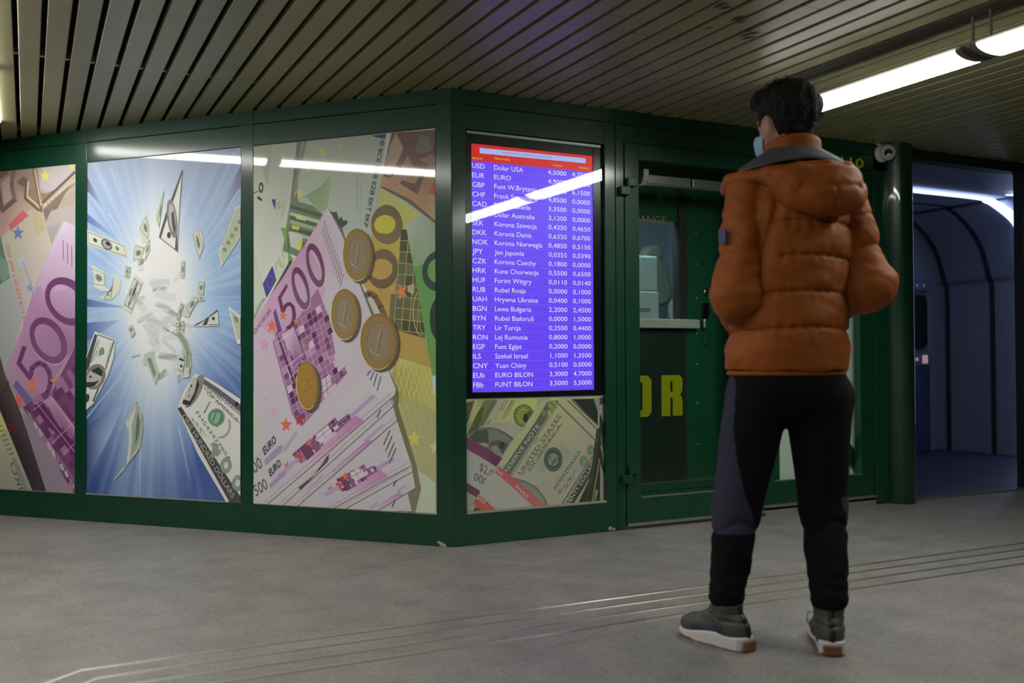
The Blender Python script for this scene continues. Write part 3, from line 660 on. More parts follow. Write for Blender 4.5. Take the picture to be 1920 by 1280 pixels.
    bill([(331, 606), (346, 600), (346, 620), (332, 622)]); A.P([(342, 652), (334, 692), (343, 696), (347, 680)], CR_).E((341, 686), (2.4, 0), (0, 3), (60, 72, 62)).S([(338, 672), (345, 676)], 4, (60, 60, 66))
    A.P([(320, 622), (312, 618), (305, 610), (316, 617)], (150, 154, 150))
    A.P([(270, 665), (285, 658), (300, 700), (292, 721)], (176, 184, 174)).P([(277, 672), (284, 670), (294, 700), (290, 708)], (124, 138, 126)).P([(240, 615), (250, 608), (255, 624), (248, 633)], (172, 176, 168)).E((247, 618), (3, 0), (0, 3), (120, 122, 118)).S([(248, 669), (262, 665), (264, 664)], 1.2, (110, 110, 118))
    # tall bill, the folded front one
    A.P([(343, 317), (338, 380), (333, 472), (299, 445), (312, 398), (326, 360)], (206, 208, 202)).P([(343, 317), (326, 362), (312, 400), (299, 444), (303, 446), (318, 398), (330, 366), (343, 325)], (86, 84, 82)).P([(333, 405), (334, 472), (329, 468), (331, 440)], (92, 90, 88))
    A.E((324, 410), (9, -3), (5, 36), (128, 122, 120)).E((324, 408), (6, -2), (3, 26), (176, 170, 166)).P([(327, 395), (331, 430), (328, 438), (324, 425), (322, 400)], (84, 80, 80)).E((318, 441), (3.6, 0), (0, 6), (66, 68, 64)).S([(300, 445), (332, 470)], 1.6, (96, 94, 92))
    # left bill with portrait
    A.P([(179, 621), (218, 638), (214, 672), (203, 705), (176, 757), (163, 768), (163, 668), (170, 645)], (204, 206, 198))
    A.P([(179, 626), (184, 628), (168, 690), (163, 696), (163, 672)], (74, 76, 72)).S([(184, 627), (216, 639)], 1.6, (70, 70, 70)).S([(215, 640), (199, 692)], 2.2, (82, 84, 80)).S([(197, 700), (176, 752)], 3.4, (88, 98, 88))
    A.S([(185, 637), (172, 680)], 1.6, (92, 98, 92)).S([(188, 640), (177, 676)], .9, (110, 116, 108)); A.T('100', (184, 670), (197, 664), (-1, -12), (96, 110, 98)); A.E((192, 658), (4.5, 0), (-1, 7), (76, 128, 96)).E((192, 658), (2.4, 0), (-.6, 5), (110, 158, 124))
    A.T('FH543427', (199, 682), (209, 642), (4, 1), (92, 110, 96)); A.E((180, 706), (19, 0), (-4, 24), (120, 118, 120)).E((178, 708), (14, 0), (-3, 17), (178, 172, 168)).P([(172, 694), (186, 688), (194, 696), (192, 706), (185, 702), (176, 698)], (54, 54, 58)).P([(163, 716), (178, 716), (188, 712), (178, 724), (163, 726)], (52, 52, 58)).E((171, 706), (2.4, 0), (0, 2.6), (72, 70, 72)).E((165, 746), (4, 0), (-1, 8), (58, 70, 60))
    # leaf shaped bill, lower left
    A.P([(258, 750), (268, 775), (270, 800), (265, 835), (256, 850), (238, 872), (243, 832), (243, 806), (236, 792)], (192, 200, 188)).P([(258, 753), (267, 785), (266, 812), (260, 838), (245, 862), (249, 820), (248, 800), (254, 775)], (152, 160, 146)).P([(259, 772), (264, 790), (261, 818), (254, 836), (256, 805)], (92, 120, 104)).S([(258, 752), (240, 790)], 1.2, GR).S([(258, 752), (268, 780), (268, 812), (262, 836)], 1.2, (120, 130, 118)).P([(238, 870), (234, 880), (211, 905), (228, 880)], (176, 184, 176))
    # big bill, lower right
    B = [(366, 701), (380, 703), (410, 720), (452, 748), (452, 944), (426, 942), (372, 850), (334, 765), (345, 735)]
    A.P(B, [(200, 202, 192)] * 3 + [(206, 206, 200)] * 6)
    A.P([(378, 706), (410, 727), (452, 758), (452, 772), (415, 742), (380, 716)], (96, 92, 102)).S([(381, 717), (452, 776)], 1.0, DKG).S([(384, 727), (452, 794)], .9, DKG)
    A.T('UNITED STATES', (384, 726), (452, 780), (3.2, -6.5), (78, 76, 80)); A.T('OF AMERICA', (388, 738), (446, 792), (3.4, -6.2), (84, 82, 86)); A.E((445, 757), (3, 2), (-2, 3.5), (40, 40, 44))
    A.P([(334, 765), (341, 762), (452, 930), (452, 944), (432, 942)], (72, 70, 72)); A.T('ONE HUNDRED DOLLARS', (342, 781), (436, 934), (6.6, -7), (170, 168, 160))
    A.E((366, 733), (11, 3), (-15, 31), (126, 124, 126)).P([(363, 708), (372, 706), (374, 720), (368, 735), (358, 752), (346, 748), (350, 735), (357, 722)], (176, 172, 168)).P([(372, 708), (375, 722), (366, 746), (357, 760), (343, 757), (345, 748), (357, 752), (366, 735)], (56, 54, 58)).E((360, 723), (1.6, 0), (0, 2.5), (54, 54, 56)).E((356, 742), (2, 0), (0, 1.6), (110, 96, 96)).S([(357, 726), (356, 736)], 1, (120, 112, 110))
    A.T('FH54342785A', (368, 774), (432, 866), (4.2, -5.2), (68, 96, 86))
    A.S([(395, 753), (384, 774)], 3.2, (130, 132, 126)); A.E((407, 782), (13, 9), (-9, 14), (128, 134, 126)).E((406, 783), (11, 8), (-8, 12), (84, 138, 108)).E((406, 783), (8, 6), (-6, 9), (132, 172, 144)).S([(408, 768), (400, 790)], 2.6, (96, 110, 100)).S([(418, 778), (408, 800)], 2.6, (96, 110, 100)).S(A.ell((418, 800), (12, 8), (-8, 18), -1.2, 1.4, 12), 3.2, (150, 148, 146))
    A.S([(360, 782), (364, 790), (362, 784), (372, 798), (370, 790), (380, 812), (377, 800), (388, 818)], .7, (92, 92, 92)); A.S([(360, 788), (382, 818)], .6, (120, 120, 120))
    for (x, y) in ((404, 845), (425, 872), (447, 905)): A.E((x, y), (9, 8) if x > 410 else (4, 4), (-6, 13), (128, 148, 128)); A.E((x, y), (3.5, 3), (-2.6, 6), (196, 200, 192)) if x > 410 else None
    A.P([(396, 832), (404, 828), (416, 848), (408, 856)], (124, 144, 124))
    for k in range(9): A.S([(398 + 6 * k, 834 + 9 * k), (410 + 6 * k, 842 + 9 * k)], .5, (196, 200, 190))
    for k in range(30): A.E((r.uniform(165, 440), r.uniform(840, 935)), (r.uniform(.4, .9), 0), (0, r.uniform(.4, .9)), (84, 96, 140), n=5)
    return tag(A.build('banknote_poster', PRINT), 'poster of dollar bills bursting out of a bright blue and white glow', 'poster')
poster_burst()

# ---- leftmost poster, cut by the frame
def poster_left():
    A = Art('L', (2.448, 3.545, 0.162, 2.108), 0, gain=2.0)
    A.grid(lambda X, Y: np.stack([142 + X * 0, 134 + X * 0, 130 + X * 0], -1) + (3 * np.sin(X * .1) * np.sin(Y * .08))[..., None], 20, 40)
    A.P([(-170, 335), (0, 319), (25, 470), (0, 560), (-170, 560)], [(120, 96, 92)] * 2 + [(156, 128, 120)] * 3)
    A.P([(0, 320), (50, 316), (80, 398), (60, 440), (20, 430), (0, 450)], [(120, 100, 94), (124, 104, 94), (150, 134, 124), (150, 140, 126), (152, 128, 122), (150, 120, 116)])
    A.P([(28, 317), (70, 313), (80, 395), (48, 372), (30, 345)], (122, 106, 94)).P([(32, 342), (44, 330), (50, 336), (45, 352)], (92, 76, 70)).P([(50, 360), (64, 350), (74, 388)], (118, 98, 86))
    A.P([(80, 313), (141, 307), (141, 332), (110, 355), (88, 358), (74, 350)], (152, 144, 146)); A.star(85, 330, 13, (176, 168, 84)).star(134, 311, 9, (176, 168, 90))
    A.P([(141, 330), (81, 392), (90, 395), (141, 352), (141, 380), (128, 395), (88, 425), (78, 398)], (138, 126, 118)).P([(76, 362), (90, 362), (112, 350), (80, 380)], (118, 98, 84))
    A.S([(50, 335), (47, 372), (77, 398)], 4.5, (90, 72, 66)).S([(53, 340), (51, 368), (76, 390)], 2.4, (188, 164, 128)).S([(62, 316), (78, 398)], 5, (100, 82, 74)).S([(65, 318), (77, 385)], 2, (176, 154, 124)).S([(80, 380), (141, 322)], 5, (92, 76, 74)).S([(83, 386), (141, 335)], 4, (170, 148, 120)).S([(82, 393), (141, 344)], 2.2, (110, 94, 84))
    for t in (.1, .2, .32): A.S([(83 + 58 * t, 386 - 51 * t - 2), (85 + 58 * t, 386 - 51 * t + 3)], 1.2, (110, 90, 80))
    A.S([(-6, 338), (3, 392)], 9, (92, 70, 72)).S([(3, 396), (29, 373)], 9, (92, 72, 72)).S([(27, 372), (22, 345), (26, 318)], 7.5, (104, 84, 78)).S([(-4, 332), (14, 322)], 9, (96, 76, 74)).P([(3, 342), (18, 330), (19, 360), (23, 372), (8, 384)], (142, 124, 118))
    A.P([(82, 425), (96, 395), (141, 385), (141, 414), (120, 414), (97, 458)], (142, 134, 132)); A.P([(88, 425), (112, 418), (97, 458)], (132, 126, 130))
    A.P([(3, 445), (58, 392), (80, 398), (97, 458), (58, 560), (40, 620), (10, 700), (-10, 560)], [(152, 146, 128), (150, 140, 124), (150, 142, 124), (154, 148, 134), (156, 146, 150), (158, 150, 156), (146, 148, 150), (146, 150, 142)])
    A.P([(58, 392), (78, 400), (86, 430), (68, 442)], (148, 136, 110)); A.P([(17, 420), (43, 394), (54, 404), (20, 433)], (156, 84, 84))
    A.star(34, 437, 15, (92, 96, 146)).star(41, 490, 14, (146, 148, 168)); A.S([(42, 488), (58, 530), (62, 552)], 1.6, (112, 118, 152)); A.star(56, 540, 10, (110, 124, 160))
    A.P([(-20, 430), (2, 446), (19, 520), (4, 536), (-20, 530)], (82, 102, 90)); A.P([(0, 480), (14, 490), (18, 516), (6, 530), (0, 520)], (104, 122, 108)); A.P([(-10, 540), (20, 520), (42, 600), (10, 700), (0, 668), (-10, 660)], (138, 142, 140))
    A.T("BCE ECB EZB EKT EKP 2002", (53, 612), (17, 458), (-7, 1.5), (160, 76, 80))
    # purple note
    A.P([(120, 414), (141, 424), (141, 926), (92, 830), (42, 765), (8, 700), (40, 620), (61, 557), (96, 462)], [(168, 156, 170), (160, 146, 162), (110, 92, 104), (118, 102, 116), (134, 104, 130), (150, 124, 148), (158, 118, 150), (156, 126, 154), (162, 146, 168)])
    A.P([(72, 535), (90, 548), (141, 540), (141, 650), (80, 740), (30, 690), (40, 625), (58, 560)], [(150, 112, 146), (154, 120, 150), (150, 126, 150), (124, 90, 118), (146, 110, 142), (150, 114, 146), (152, 112, 146), (150, 112, 146)])
    for x, y, l in ((118.5, 450, 37), (126.5, 456, 38), (134.5, 461, 38)): A.S([(x, y), (x + .5, y + l)], 1.6, (110, 74, 118))
    A.R((127, 565), (-35, 15), (24, 43), (124, 565), (-25, 8), (17, 31), (92, 52, 90))
    A.R((91, 638), (-29, 12), (20, 42), (90, 638), (-20, 7), (15, 30), (94, 52, 90), c2=(104, 66, 100))
    A.S(A.ell((91, 638), (-30, 12.5), (21, 43.5), .2, 2.2, 16), 1, (176, 148, 172))
    A.S([(46, 650), (35, 683)], 8.5, (94, 54, 90)).S([(36, 681), (58, 710)], 8.5, (94, 54, 90)).S([(57, 709), (60, 690), (72, 680), (84, 684), (93, 698), (95, 718), (90, 735), (78, 744)], 9, (96, 58, 92))
    A.P([(25, 722), (31, 712), (66, 754), (50, 760)], (98, 84, 130)); A.star(61, 722, 17, (196, 100, 84)).star(33, 752, 18, (192, 90, 84)).star(106, 716, 17, (160, 118, 70))
    bl = [(48, 762), (62, 752), (96, 738), (141, 650), (141, 930), (96, 836)]
    A.P([(43, 770), (62, 790), (145, 925), (86, 922), (60, 850)], (124, 112, 124)); A.P(bl, (98, 58, 92)); cells(A, bl, (44, 764), (8, -6.6), (7.6, 13), 14, 16, [(100, 58, 94), (86, 44, 82), (120, 82, 114), (88, 48, 84), (130, 94, 126)], 8, None)
    A.P([(64, 760), (80, 752), (112, 800), (141, 830), (141, 860), (110, 815), (90, 800)], (84, 40, 78)).P([(84, 752), (98, 742), (141, 800), (141, 822), (118, 802)], [(150, 118, 146)] * 3 + [(116, 78, 110)] * 2)
    for a, b in (((62, 770), (100, 738)), ((98, 830), (141, 790)), ((118, 852), (141, 830)), ((70, 756), (141, 848)), ((92, 742), (141, 804)), ((50, 768), (141, 902))): A.S([a, b], 1.1, (160, 132, 158))
    for k in range(11): x = 55 + k * 8.2; y = 780 + k * 13; A.P([(x, y), (x + 4, y - 3), (x + 9, y + 9), (x + 5, y + 12)], (160, 142, 160) if k % 3 else (124, 96, 122))
    # dark band and pale note in the lower left corner
    A.P([(-20, 620), (0, 666), (10, 702), (42, 780), (88, 924), (60, 922), (-20, 720)], [(60, 52, 50), (72, 66, 64), (78, 66, 66), (66, 50, 54), (52, 44, 50), (44, 38, 44), (50, 40, 40)]); A.star(24, 800, 16, (74, 38, 44)); A.T('EKP 2002', (2, 755), (19, 715), (-4, -2), (34, 30, 36))
    A.P([(-40, 700), (0, 768), (62, 922), (-40, 922)], [(150, 150, 110), (154, 156, 112), (128, 130, 122), (132, 132, 120)]); A.P([(0, 770), (12, 800), (-2, 820)], (168, 166, 106))
    for k in range(8): A.S([(-8 + 3.6 * k, 792 + 8.6 * k), (1 + 3.6 * k, 788.5 + 8.6 * k)], 1.5, (48, 46, 56))
    A.T('EURO', (46, 950), (18, 868), (10, -3), (72, 70, 68)); A.P([(22, 858), (30, 858), (56, 922), (46, 922)], (116, 114, 110))
    return tag(A.build('banknote_poster', PRINT), 'leftmost poster, purple 500 note with a dark band, cut off at the left', 'poster')
poster_left()

# ---- dollar bills panel under the rate screen (behind the window glass)
def poster_bills():
    A = Art('R', (0.076, 0.907, 0.160, 0.742), -0.028, gain=2.5)
    A.grid(lambda X, Y: np.stack([146 + 0 * X, 138 + 0 * X, 126 + 0 * X], -1) + (3 * np.sin(X * .12 + Y * .07))[..., None], 20, 14)
    Y_ = (166, 158, 104)
    # the pale yellow letters that show through at the top
    A.P([(870, 748), (896, 747), (896, 765), (910, 747), (928, 747), (912, 768), (930, 791), (870, 791)], (160, 152, 108)).P([(930, 791), (948, 747), (968, 747), (985, 791)], (160, 152, 108)).P([(962, 791), (962, 747), (1008, 746), (1003, 791)], Y_).P([(1030, 790), (1030, 746), (1050, 746), (1050, 760), (1071, 790)], Y_)
    D1 = (72, 74, 66)
    A.P([(874, 754), (890, 750), (878, 790), (874, 795)], (96, 88, 80)).T('DO', (875, 790), (886, 758), (-8, -4), (52, 48, 46))
    A.P([(908, 749), (932, 748), (906, 792), (898, 804), (878, 812), (875, 815)], (104, 106, 66)).P([(897, 770), (908, 760), (902, 792), (888, 796), (884, 796)], (78, 84, 52)).P([(884, 800), (900, 790), (896, 804), (878, 812)], (82, 74, 72))
    A.S([(930, 751), (904, 798)], 5, (104, 98, 84)).S([(926, 751), (899, 800)], 1, (66, 64, 58))
    for a, b in (((938, 768), (948, 749)), ((942, 770), (952, 750)), ((947, 774), (960, 750)), ((940, 786), (962, 750)), ((946, 784), (966, 750)), ((912, 796), (918, 785)), ((915, 796), (922, 786))): A.S([a, b], 1.5, (108, 102, 84))
    A.R((982, 779), (19, 0), (0, 21), (982, 779), (17.5, 0), (0, 19.5), (70, 72, 40)).R((982, 779), (17.5, 0), (0, 19.5), (982, 779), (11.5, 0), (0, 13.5), (104, 106, 58)); A.R((982, 779), (11.5, 0), (0, 13.5), (982, 779), (10.2, 0), (0, 12), (156, 152, 90)).E((982, 779), (10.2, 0), (0, 12), (120, 122, 60))
    for k in range(14): A.S([(982 + 13 * math.cos(k * .45), 779 + 15 * math.sin(k * .45)), (982 + 16 * math.cos(k * .45), 779 + 18 * math.sin(k * .45))], 1.0, (160, 156, 104))
    A.P([(980, 785), (984, 774), (989, 776), (990, 790), (984, 792)], (44, 48, 44)).P([(988, 770), (998, 772), (996, 786), (990, 790)], (74, 84, 48))
    # portrait of the left bill
    A.P([(875, 822), (884, 812), (898, 805), (914, 803), (932, 805), (950, 812), (968, 824), (955, 845), (946, 860), (920, 850), (896, 836), (880, 826)], (108, 104, 100)).P([(880, 820), (892, 808), (914, 804), (917, 832), (905, 834), (893, 830)], (72, 76, 70)).P([(894, 830), (910, 830), (916, 834), (908, 838)], (132, 134, 118))
    A.P([(917, 833), (924, 826), (936, 825), (950, 830), (958, 834), (948, 856), (938, 846), (926, 838), (918, 842)], (84, 78, 72)).P([(920, 838), (930, 834), (936, 842), (944, 858), (928, 850)], (120, 116, 108)).P([(938, 828), (946, 830), (944, 842), (936, 838)], (58, 54, 52))
    A.S(A.ell((914, 868), (62, 0), (0, 65), -2.4, -.5, 24), 1.2, (66, 62, 60)); A.S(A.ell((914, 866), (62, 0), (0, 65), -2.2, -.55, 24), .8, (88, 84, 80))
    # main bill across the middle
    main = [(1046, 748), (1071, 748), (1122, 808), (1112, 860), (1052, 952), (900, 958), (930, 874), (955, 832), (1010, 768)]
    A.P(main, [(150, 142, 112), (150, 144, 116), (146, 134, 124), (140, 128, 120), (146, 136, 126), (148, 140, 132), (150, 144, 128), (152, 144, 132), (156, 150, 112)])
    A.P([(1008, 760), (1020, 748), (1026, 748), (948, 874), (938, 868)], (154, 148, 118))
    A.P([(1026, 754), (1046, 750), (1046, 757), (1022, 790), (955, 890), (942, 880), (975, 832), (1004, 790)], (86, 82, 78)); A.S([(1036, 768), (956, 890)], 3.5, (112, 104, 104)); A.S([(1040, 768), (958, 894)], .8, (60, 56, 56))
    A.T('RESERVE NOTE', (949, 888), (1012, 798), (-5.5, -5), (176, 170, 160)); A.E((1036, 759), (9, 0), (0, 9), (122, 124, 84)).S([(1030, 752), (1042, 764)], 2, (84, 86, 60)).E((1020, 775), (4, 2), (-1, 6), (110, 106, 96)).E((1030, 776), (4, 2), (0, 8), (136, 136, 92))
    A.T('THE', (1002, 834), (1010, 821), (-4, -2.5), (84, 78, 76)); A.T('UNITED STATES', (977, 890), (1052, 780), (-6.5, -4), (70, 66, 64)); A.T('OF AMERICA', (993, 883), (1053, 797), (-5.5, -3.5), (78, 72, 70)); A.S([(978, 892), (1052, 780)], .8, (60, 56, 54)); A.S([(992, 886), (1054, 793)], .8, (60, 56, 54))
    A.R((1037, 861), (17.5, 0), (0, 23), (1037, 861), (12, 0), (0, 15), (78, 82, 76)).R((1037, 861), (12, 0), (0, 15), (1037, 861), (10.5, 0), (0, 13), (46, 52, 46)).E((1037, 861), (10.5, 0), (0, 13), (104, 114, 104))
    A.S([(1030, 856), (1036, 868), (1042, 858)], 1.6, (60, 70, 62)).S([(1029, 870), (1040, 852)], 1.2, (146, 150, 140)).S([(1033, 874), (1046, 860)], 1.2, (64, 74, 66))
    for k in range(9): a = -1.0 + k * .12; A.S([(1037 + 19 * math.cos(a), 861 + 25 * math.sin(a)), (1037 + 33 * math.cos(a), 861 + 40 * math.sin(a))], .8, (120, 108, 106)); A.S([(1037 - 19 * math.cos(a + .9), 861 + 25 * math.sin(a + .9)), (1037 - 32 * math.cos(a + .9), 861 + 34 * math.sin(a + .9))], .8, (124, 112, 108))
    A.T('AD04293436A', (1041, 919), (1090, 846), (-5.4, -3.6), (62, 78, 66)); A.E((1094, 864), (7, 3), (-3, 10), (98, 112, 92)).E((1107, 843), (6, 3), (-3, 9), (92, 110, 88)).E((1094, 866), (3, 1.2), (-2, 5), (122, 126, 108)).S([(1104, 848), (1111, 838)], 1, (140, 140, 120)).E((1092, 866), (1.5, 0), (0, 2), (88, 98, 84))
    A.S([(1046, 926), (1050, 916), (1050, 925), (1058, 908), (1062, 914), (1066, 897), (1070, 900), (1068, 896), (1074, 890), (1080, 880)], .9, (84, 76, 76)); A.S([(1057, 922), (1078, 892)], .9, (108, 98, 98))
    A.S([(1050, 950), (1110, 856)], 3.2, (104, 92, 92)).S([(1056, 950), (1112, 862)], 1.6, (124, 114, 112)); A.P([(1058, 948), (1074, 946), (1086, 928), (1104, 896), (1110, 868), (1106, 868), (1078, 914)], (58, 56, 54)); A.T('WENTY DOLLARS', (1064, 952), (1117, 866), (-5.6, -4), (168, 162, 150))
    A.P([(1073, 947), (1084, 946), (1102, 916), (1104, 899)], (138, 132, 112))
    A.P([(1082, 946), (1104, 900), (1110, 868), (1118, 806), (1124, 800), (1130, 866), (1137, 905), (1137, 945)], (46, 46, 38)); A.P([(1071, 748), (1120, 747), (1121, 798), (1076, 750)], (36, 42, 36)); A.P([(1112, 746), (1124, 746), (1124, 770), (1120, 770)], (120, 112, 106)); A.P([(1124, 762), (1138, 772), (1138, 800), (1136, 808), (1124, 772)], (132, 120, 124)).P([(1124, 745), (1138, 745), (1138, 754), (1124, 759)], (86, 44, 68)); A.P([(1124, 772), (1130, 790), (1136, 808), (1138, 850), (1137, 890), (1124, 800)], (42, 44, 38))
    A.P([(1125, 868), (1137, 905), (1137, 944), (1125, 944)], (132, 120, 114)); A.S([(1124, 860), (1109, 945)], 1.4, (140, 136, 90)).S([(1122, 806), (1112, 880), (1098, 945)], .8, (84, 84, 70)); A.T('AMERI', (1124, 836), (1133, 866), (4, -2), (150, 146, 136)); A.P([(1117, 916), (1121, 920), (1114, 944), (1112, 944)], (120, 114, 84)).P([(1126, 812), (1131, 816), (1137, 860), (1136, 872)], (70, 68, 62))
    for (a, b) in (((1047, 757), (1119, 828)), ((1064, 750), (1121, 806)), ((1072, 750), (1122, 798))): A.S([a, b], 1.8, (92, 78, 76))
    A.S([(1050, 757), (1118, 822)], .8, (156, 140, 136))
    # currency straps
    A.P([(952, 897), (968, 898), (990, 905), (1010, 920), (1026, 948), (1018, 950), (1000, 935), (975, 915)], (122, 116, 112)); A.S([(962, 896), (985, 902), (1006, 914), (1020, 932), (1027, 948)], 1.2, (66, 62, 60)); A.S([(960, 898), (984, 905), (1004, 917), (1018, 935), (1024, 948)], .8, (78, 72, 70))
    A.P([(874, 841), (930, 874), (900, 922), (874, 905)], (150, 142, 142)); A.P([(874, 819), (910, 838), (941, 859), (930, 875), (904, 858), (874, 841)], [(116, 62, 90), (108, 58, 80), (88, 50, 70), (92, 52, 76), (108, 62, 88), (112, 62, 88)]); A.P([(874, 904), (900, 920), (894, 932), (874, 919)], (98, 56, 82))
    A.T('$2,0', (898, 880), (922, 896), (3.5, -15), (98, 58, 72)); A.T('000', (887, 899), (911, 912), (4, -15), (90, 56, 72))
    A.P([(930, 882), (1003, 952), (930, 957), (896, 930), (912, 896)], (150, 142, 138)); A.P([(934, 873), (968, 899), (1010, 938), (1024, 950), (1001, 951), (966, 918), (928, 886)], [(170, 82, 84), (160, 78, 82), (164, 84, 86), (168, 88, 90), (170, 90, 92), (164, 80, 84), (166, 80, 84)]); A.P([(897, 926), (932, 957), (902, 959), (887, 941)], (166, 78, 76))
    A.T('FIVES', (930, 883), (940, 893), (3.4, -4.6), (206, 190, 186)); A.T('FIVES', (965, 914), (987, 934), (4.2, -5.2), (210, 196, 190)); A.T('FIVE', (910, 938), (895, 927), (-3, 7), (206, 180, 176))
    A.P([(874, 921), (893, 933), (874, 962)], (140, 132, 118)); A.P([(890, 950), (898, 953), (904, 960), (886, 961)], (74, 74, 64))
    return tag(A.build('banknote_poster', PRINTB), 'small poster of dollar bills and FIVES straps below the rate screen', 'poster')
poster_bills()

# ------------------------------------------------------------------ exchange rate display
ROWS = [('USD', 'Dolar USA', '4,5000', '4,7500'), ('EUR', 'EURO', '4,9000', '5,1000'), ('GBP', 'Funt W.Brytania', '5,8500', '6,1500'), ('CHF', 'Frank Szwajcaria', '4,8500', '0,0000'),
        ('CAD', 'Dolar Kanada', '3,3500', '0,0000'), ('AUD', 'Dolar Australia', '3,1200', '0,0000'), ('SEK', 'Korona Szwecja', '0,4350', '0,4650'), ('DKK', 'Korona Dania', '0,6350', '0,6700'),
        ('NOK', 'Korona Norwegia', '0,4850', '0,5150'), ('JPY', 'Jen Japonia', '0,0355', '0,0390'), ('CZK', 'Korona Czechy', '0,1800', '0,0000'), ('HRK', 'Kuna Chorwacja', '0,5500', '0,6500'),
        ('HUF', 'Forint Węgry', '0,0110', '0,0140'), ('RUB', 'Rubel Rosja', '0,0000', '0,1000'), ('UAH', 'Hrywna Ukraina', '0,0400', '0,1000'), ('BGN', 'Lewa Bułgaria', '2,2000', '2,4500'),
        ('BYN', 'Rubel Białoruś', '0,0000', '1,5000'), ('TRY', 'Lir Turcja', '0,2500', '0,4400'), ('RON', 'Lej Rumunia', '0,8000', '1,0000'), ('EGP', 'Funt Egipt', '0,2000', '0,0000'),
        ('ILS', 'Szekel Izrael', '1,1000', '1,3500'), ('CNY', 'Yuan Chiny', '0,5100', '0,0000'), ('EUb', 'EURO BILON', '3,3000', '4,7000'), ('FBb', 'FUNT BILON', '3,5000', '5,5000')]
def display():
    root = empty('exchange_rate_display', (0.485, 0.03, 0.73)); tag(root, 'tall screen with purple list of exchange rates and red header', 'display screen')
    inv = Matrix.Translation((-0.485, -0.03, -0.73))
    b = MB()
    x0, x1, z0, z1 = 0.078, 0.896, 0.738, 2.098; sx0, sx1, sz0, sz1 = 0.121, 0.845, 0.770, 2.040
    for a in ((x0, sx0, z0, z1), (sx1, x1, z0, z1), (sx0, sx1, z0, sz0), (sx0, sx1, sz1, z1)): b.box(a[0], a[1], 0.022, 0.075, a[2], a[3], M=inv)
    b.box(x0, x1, 0.06, 0.09, z0, z1, M=inv)
    b.build('bezel', BLACKP, root, bevel=0.002)
    A = Art('R', (sx0, sx1, sz0, sz1), -0.026, gain=1.0); A.uv = lambda p: (p[0], p[1])
    box = lambda a, b_, c, d, cc: A.P([(a, c), (b_, c), (b_, d), (a, d)], cc)
    box(sx0, sx1, sz0, sz1, (104, 64, 252))
    bands = [(98, 62, 250), (118, 76, 255)]
    box(sx0, sx1, 1.952, sz1, (206, 34, 32))
    A.P([(.168, 1.994), (.802, 1.997), (.802, 2.024), (.168, 2.022)], (168, 178, 236))
    def txt(t, x, z, h, c, asp=0.86, right=None, bold=0.0):
        v, f = glyphs(t); wd = (v[:, 0].max() - v[:, 0].min()) * h * asp
        if right is not None: x = right - wd
        A.T(t, (x, z - h / 2), (x + wd, z - h / 2), (0, h), c, bold=bold)
    txt('KURSY WALUT W ZŁOTYCH /EXCHANGE RATES/', .30, 2.009, .011, (84, 92, 150), .88)
    ye = (214, 190, 60)
    txt('2022 03 07', .124, 1.966, .011, ye, .85); txt('Nazwa waluty', .252, 1.977, .013, ye, .9); txt('Kupujemy', .60, 1.972, .012, ye, .85); txt('Sprzedajemy', .758, 1.972, .012, ye, .8)
    tw = (226, 220, 255); v_, _ = glyphs('Dolar USA'); ap = .169 / .0262 / (v_[:, 0].max() - v_[:, 0].min()); v_, _ = glyphs('4,5000'); an = .113 / .0255 / (v_[:, 0].max() - v_[:, 0].min())
    for i, (a, n, k, s_) in enumerate(ROWS):
        z = 1.929 - i * 0.04874
        if i: A.S([(sx0, z + .0245), (sx1, z + .0245)], 0.0012, (142, 110, 255))
        txt(a, .125, z, .0272, tw, ap); txt(n, .250, z, .0262, tw, ap); txt(k, 0, z + .002, .0255, tw, an, right=.680); txt(s_, 0, z + .002, .0255, tw, an, right=.828)
    A.S([(sx0, .787), (sx1, .787)], 0.0012, (142, 110, 255))
    m = bpy.data.materials.new('screen_light'); m.use_nodes = True; nt = m.node_tree; P = nt.nodes['Principled BSDF']; P.inputs['Base Color'].default_value = (.01, .01, .01, 1); P.inputs['Roughness'].default_value = .4
    a = nt.nodes.new('ShaderNodeVertexColor'); a.layer_name = 'print'; nt.links.new(a.outputs['Color'], P.inputs['Emission Color']); P.inputs['Emission Strength'].default_value = SCREEN_STRENGTH
    o = A.build('screen', m, root); o.matrix_parent_inverse = inv
    B = Art('R', (x0, x1, z0, z1), -0.0215, gain=1.0); B.uv = A.uv
    B.T('LG', (.1065, 1.40), (.1065, 1.418), (-.007, 0), (120, 120, 120)); B.R((.102, 1.434), (.006, 0), (0, .008), (.102, 1.434), (.004, 0), (0, .0055), (120, 120, 120))
    o = B.build('maker_mark', PRINTB, root); o.matrix_parent_inverse = inv; o['label'] = 'small grey logo on the left bezel'
    return root
display()
# window glass in front of screen and small poster
g = MB().box(0.074, 0.908, -0.012, -0.008, 0.158, 2.108, M=MR).build('window_1', GLASS); struct(g, 'glass pane over the rate screen')
struct(MB().box(0.09, 0.89, -0.021, -0.013, 2.088, 2.101, M=MR).build('trim_8', ALU), 'aluminium bar added above the screen for light reflections')  # bar added to stand for light reflections along the top edge
struct(MB().box(0.0, 1.0, -0.3, -0.1, 0, 2.3, M=MR).build('wall_screen_back', DARK), 'dark backing behind the screen')

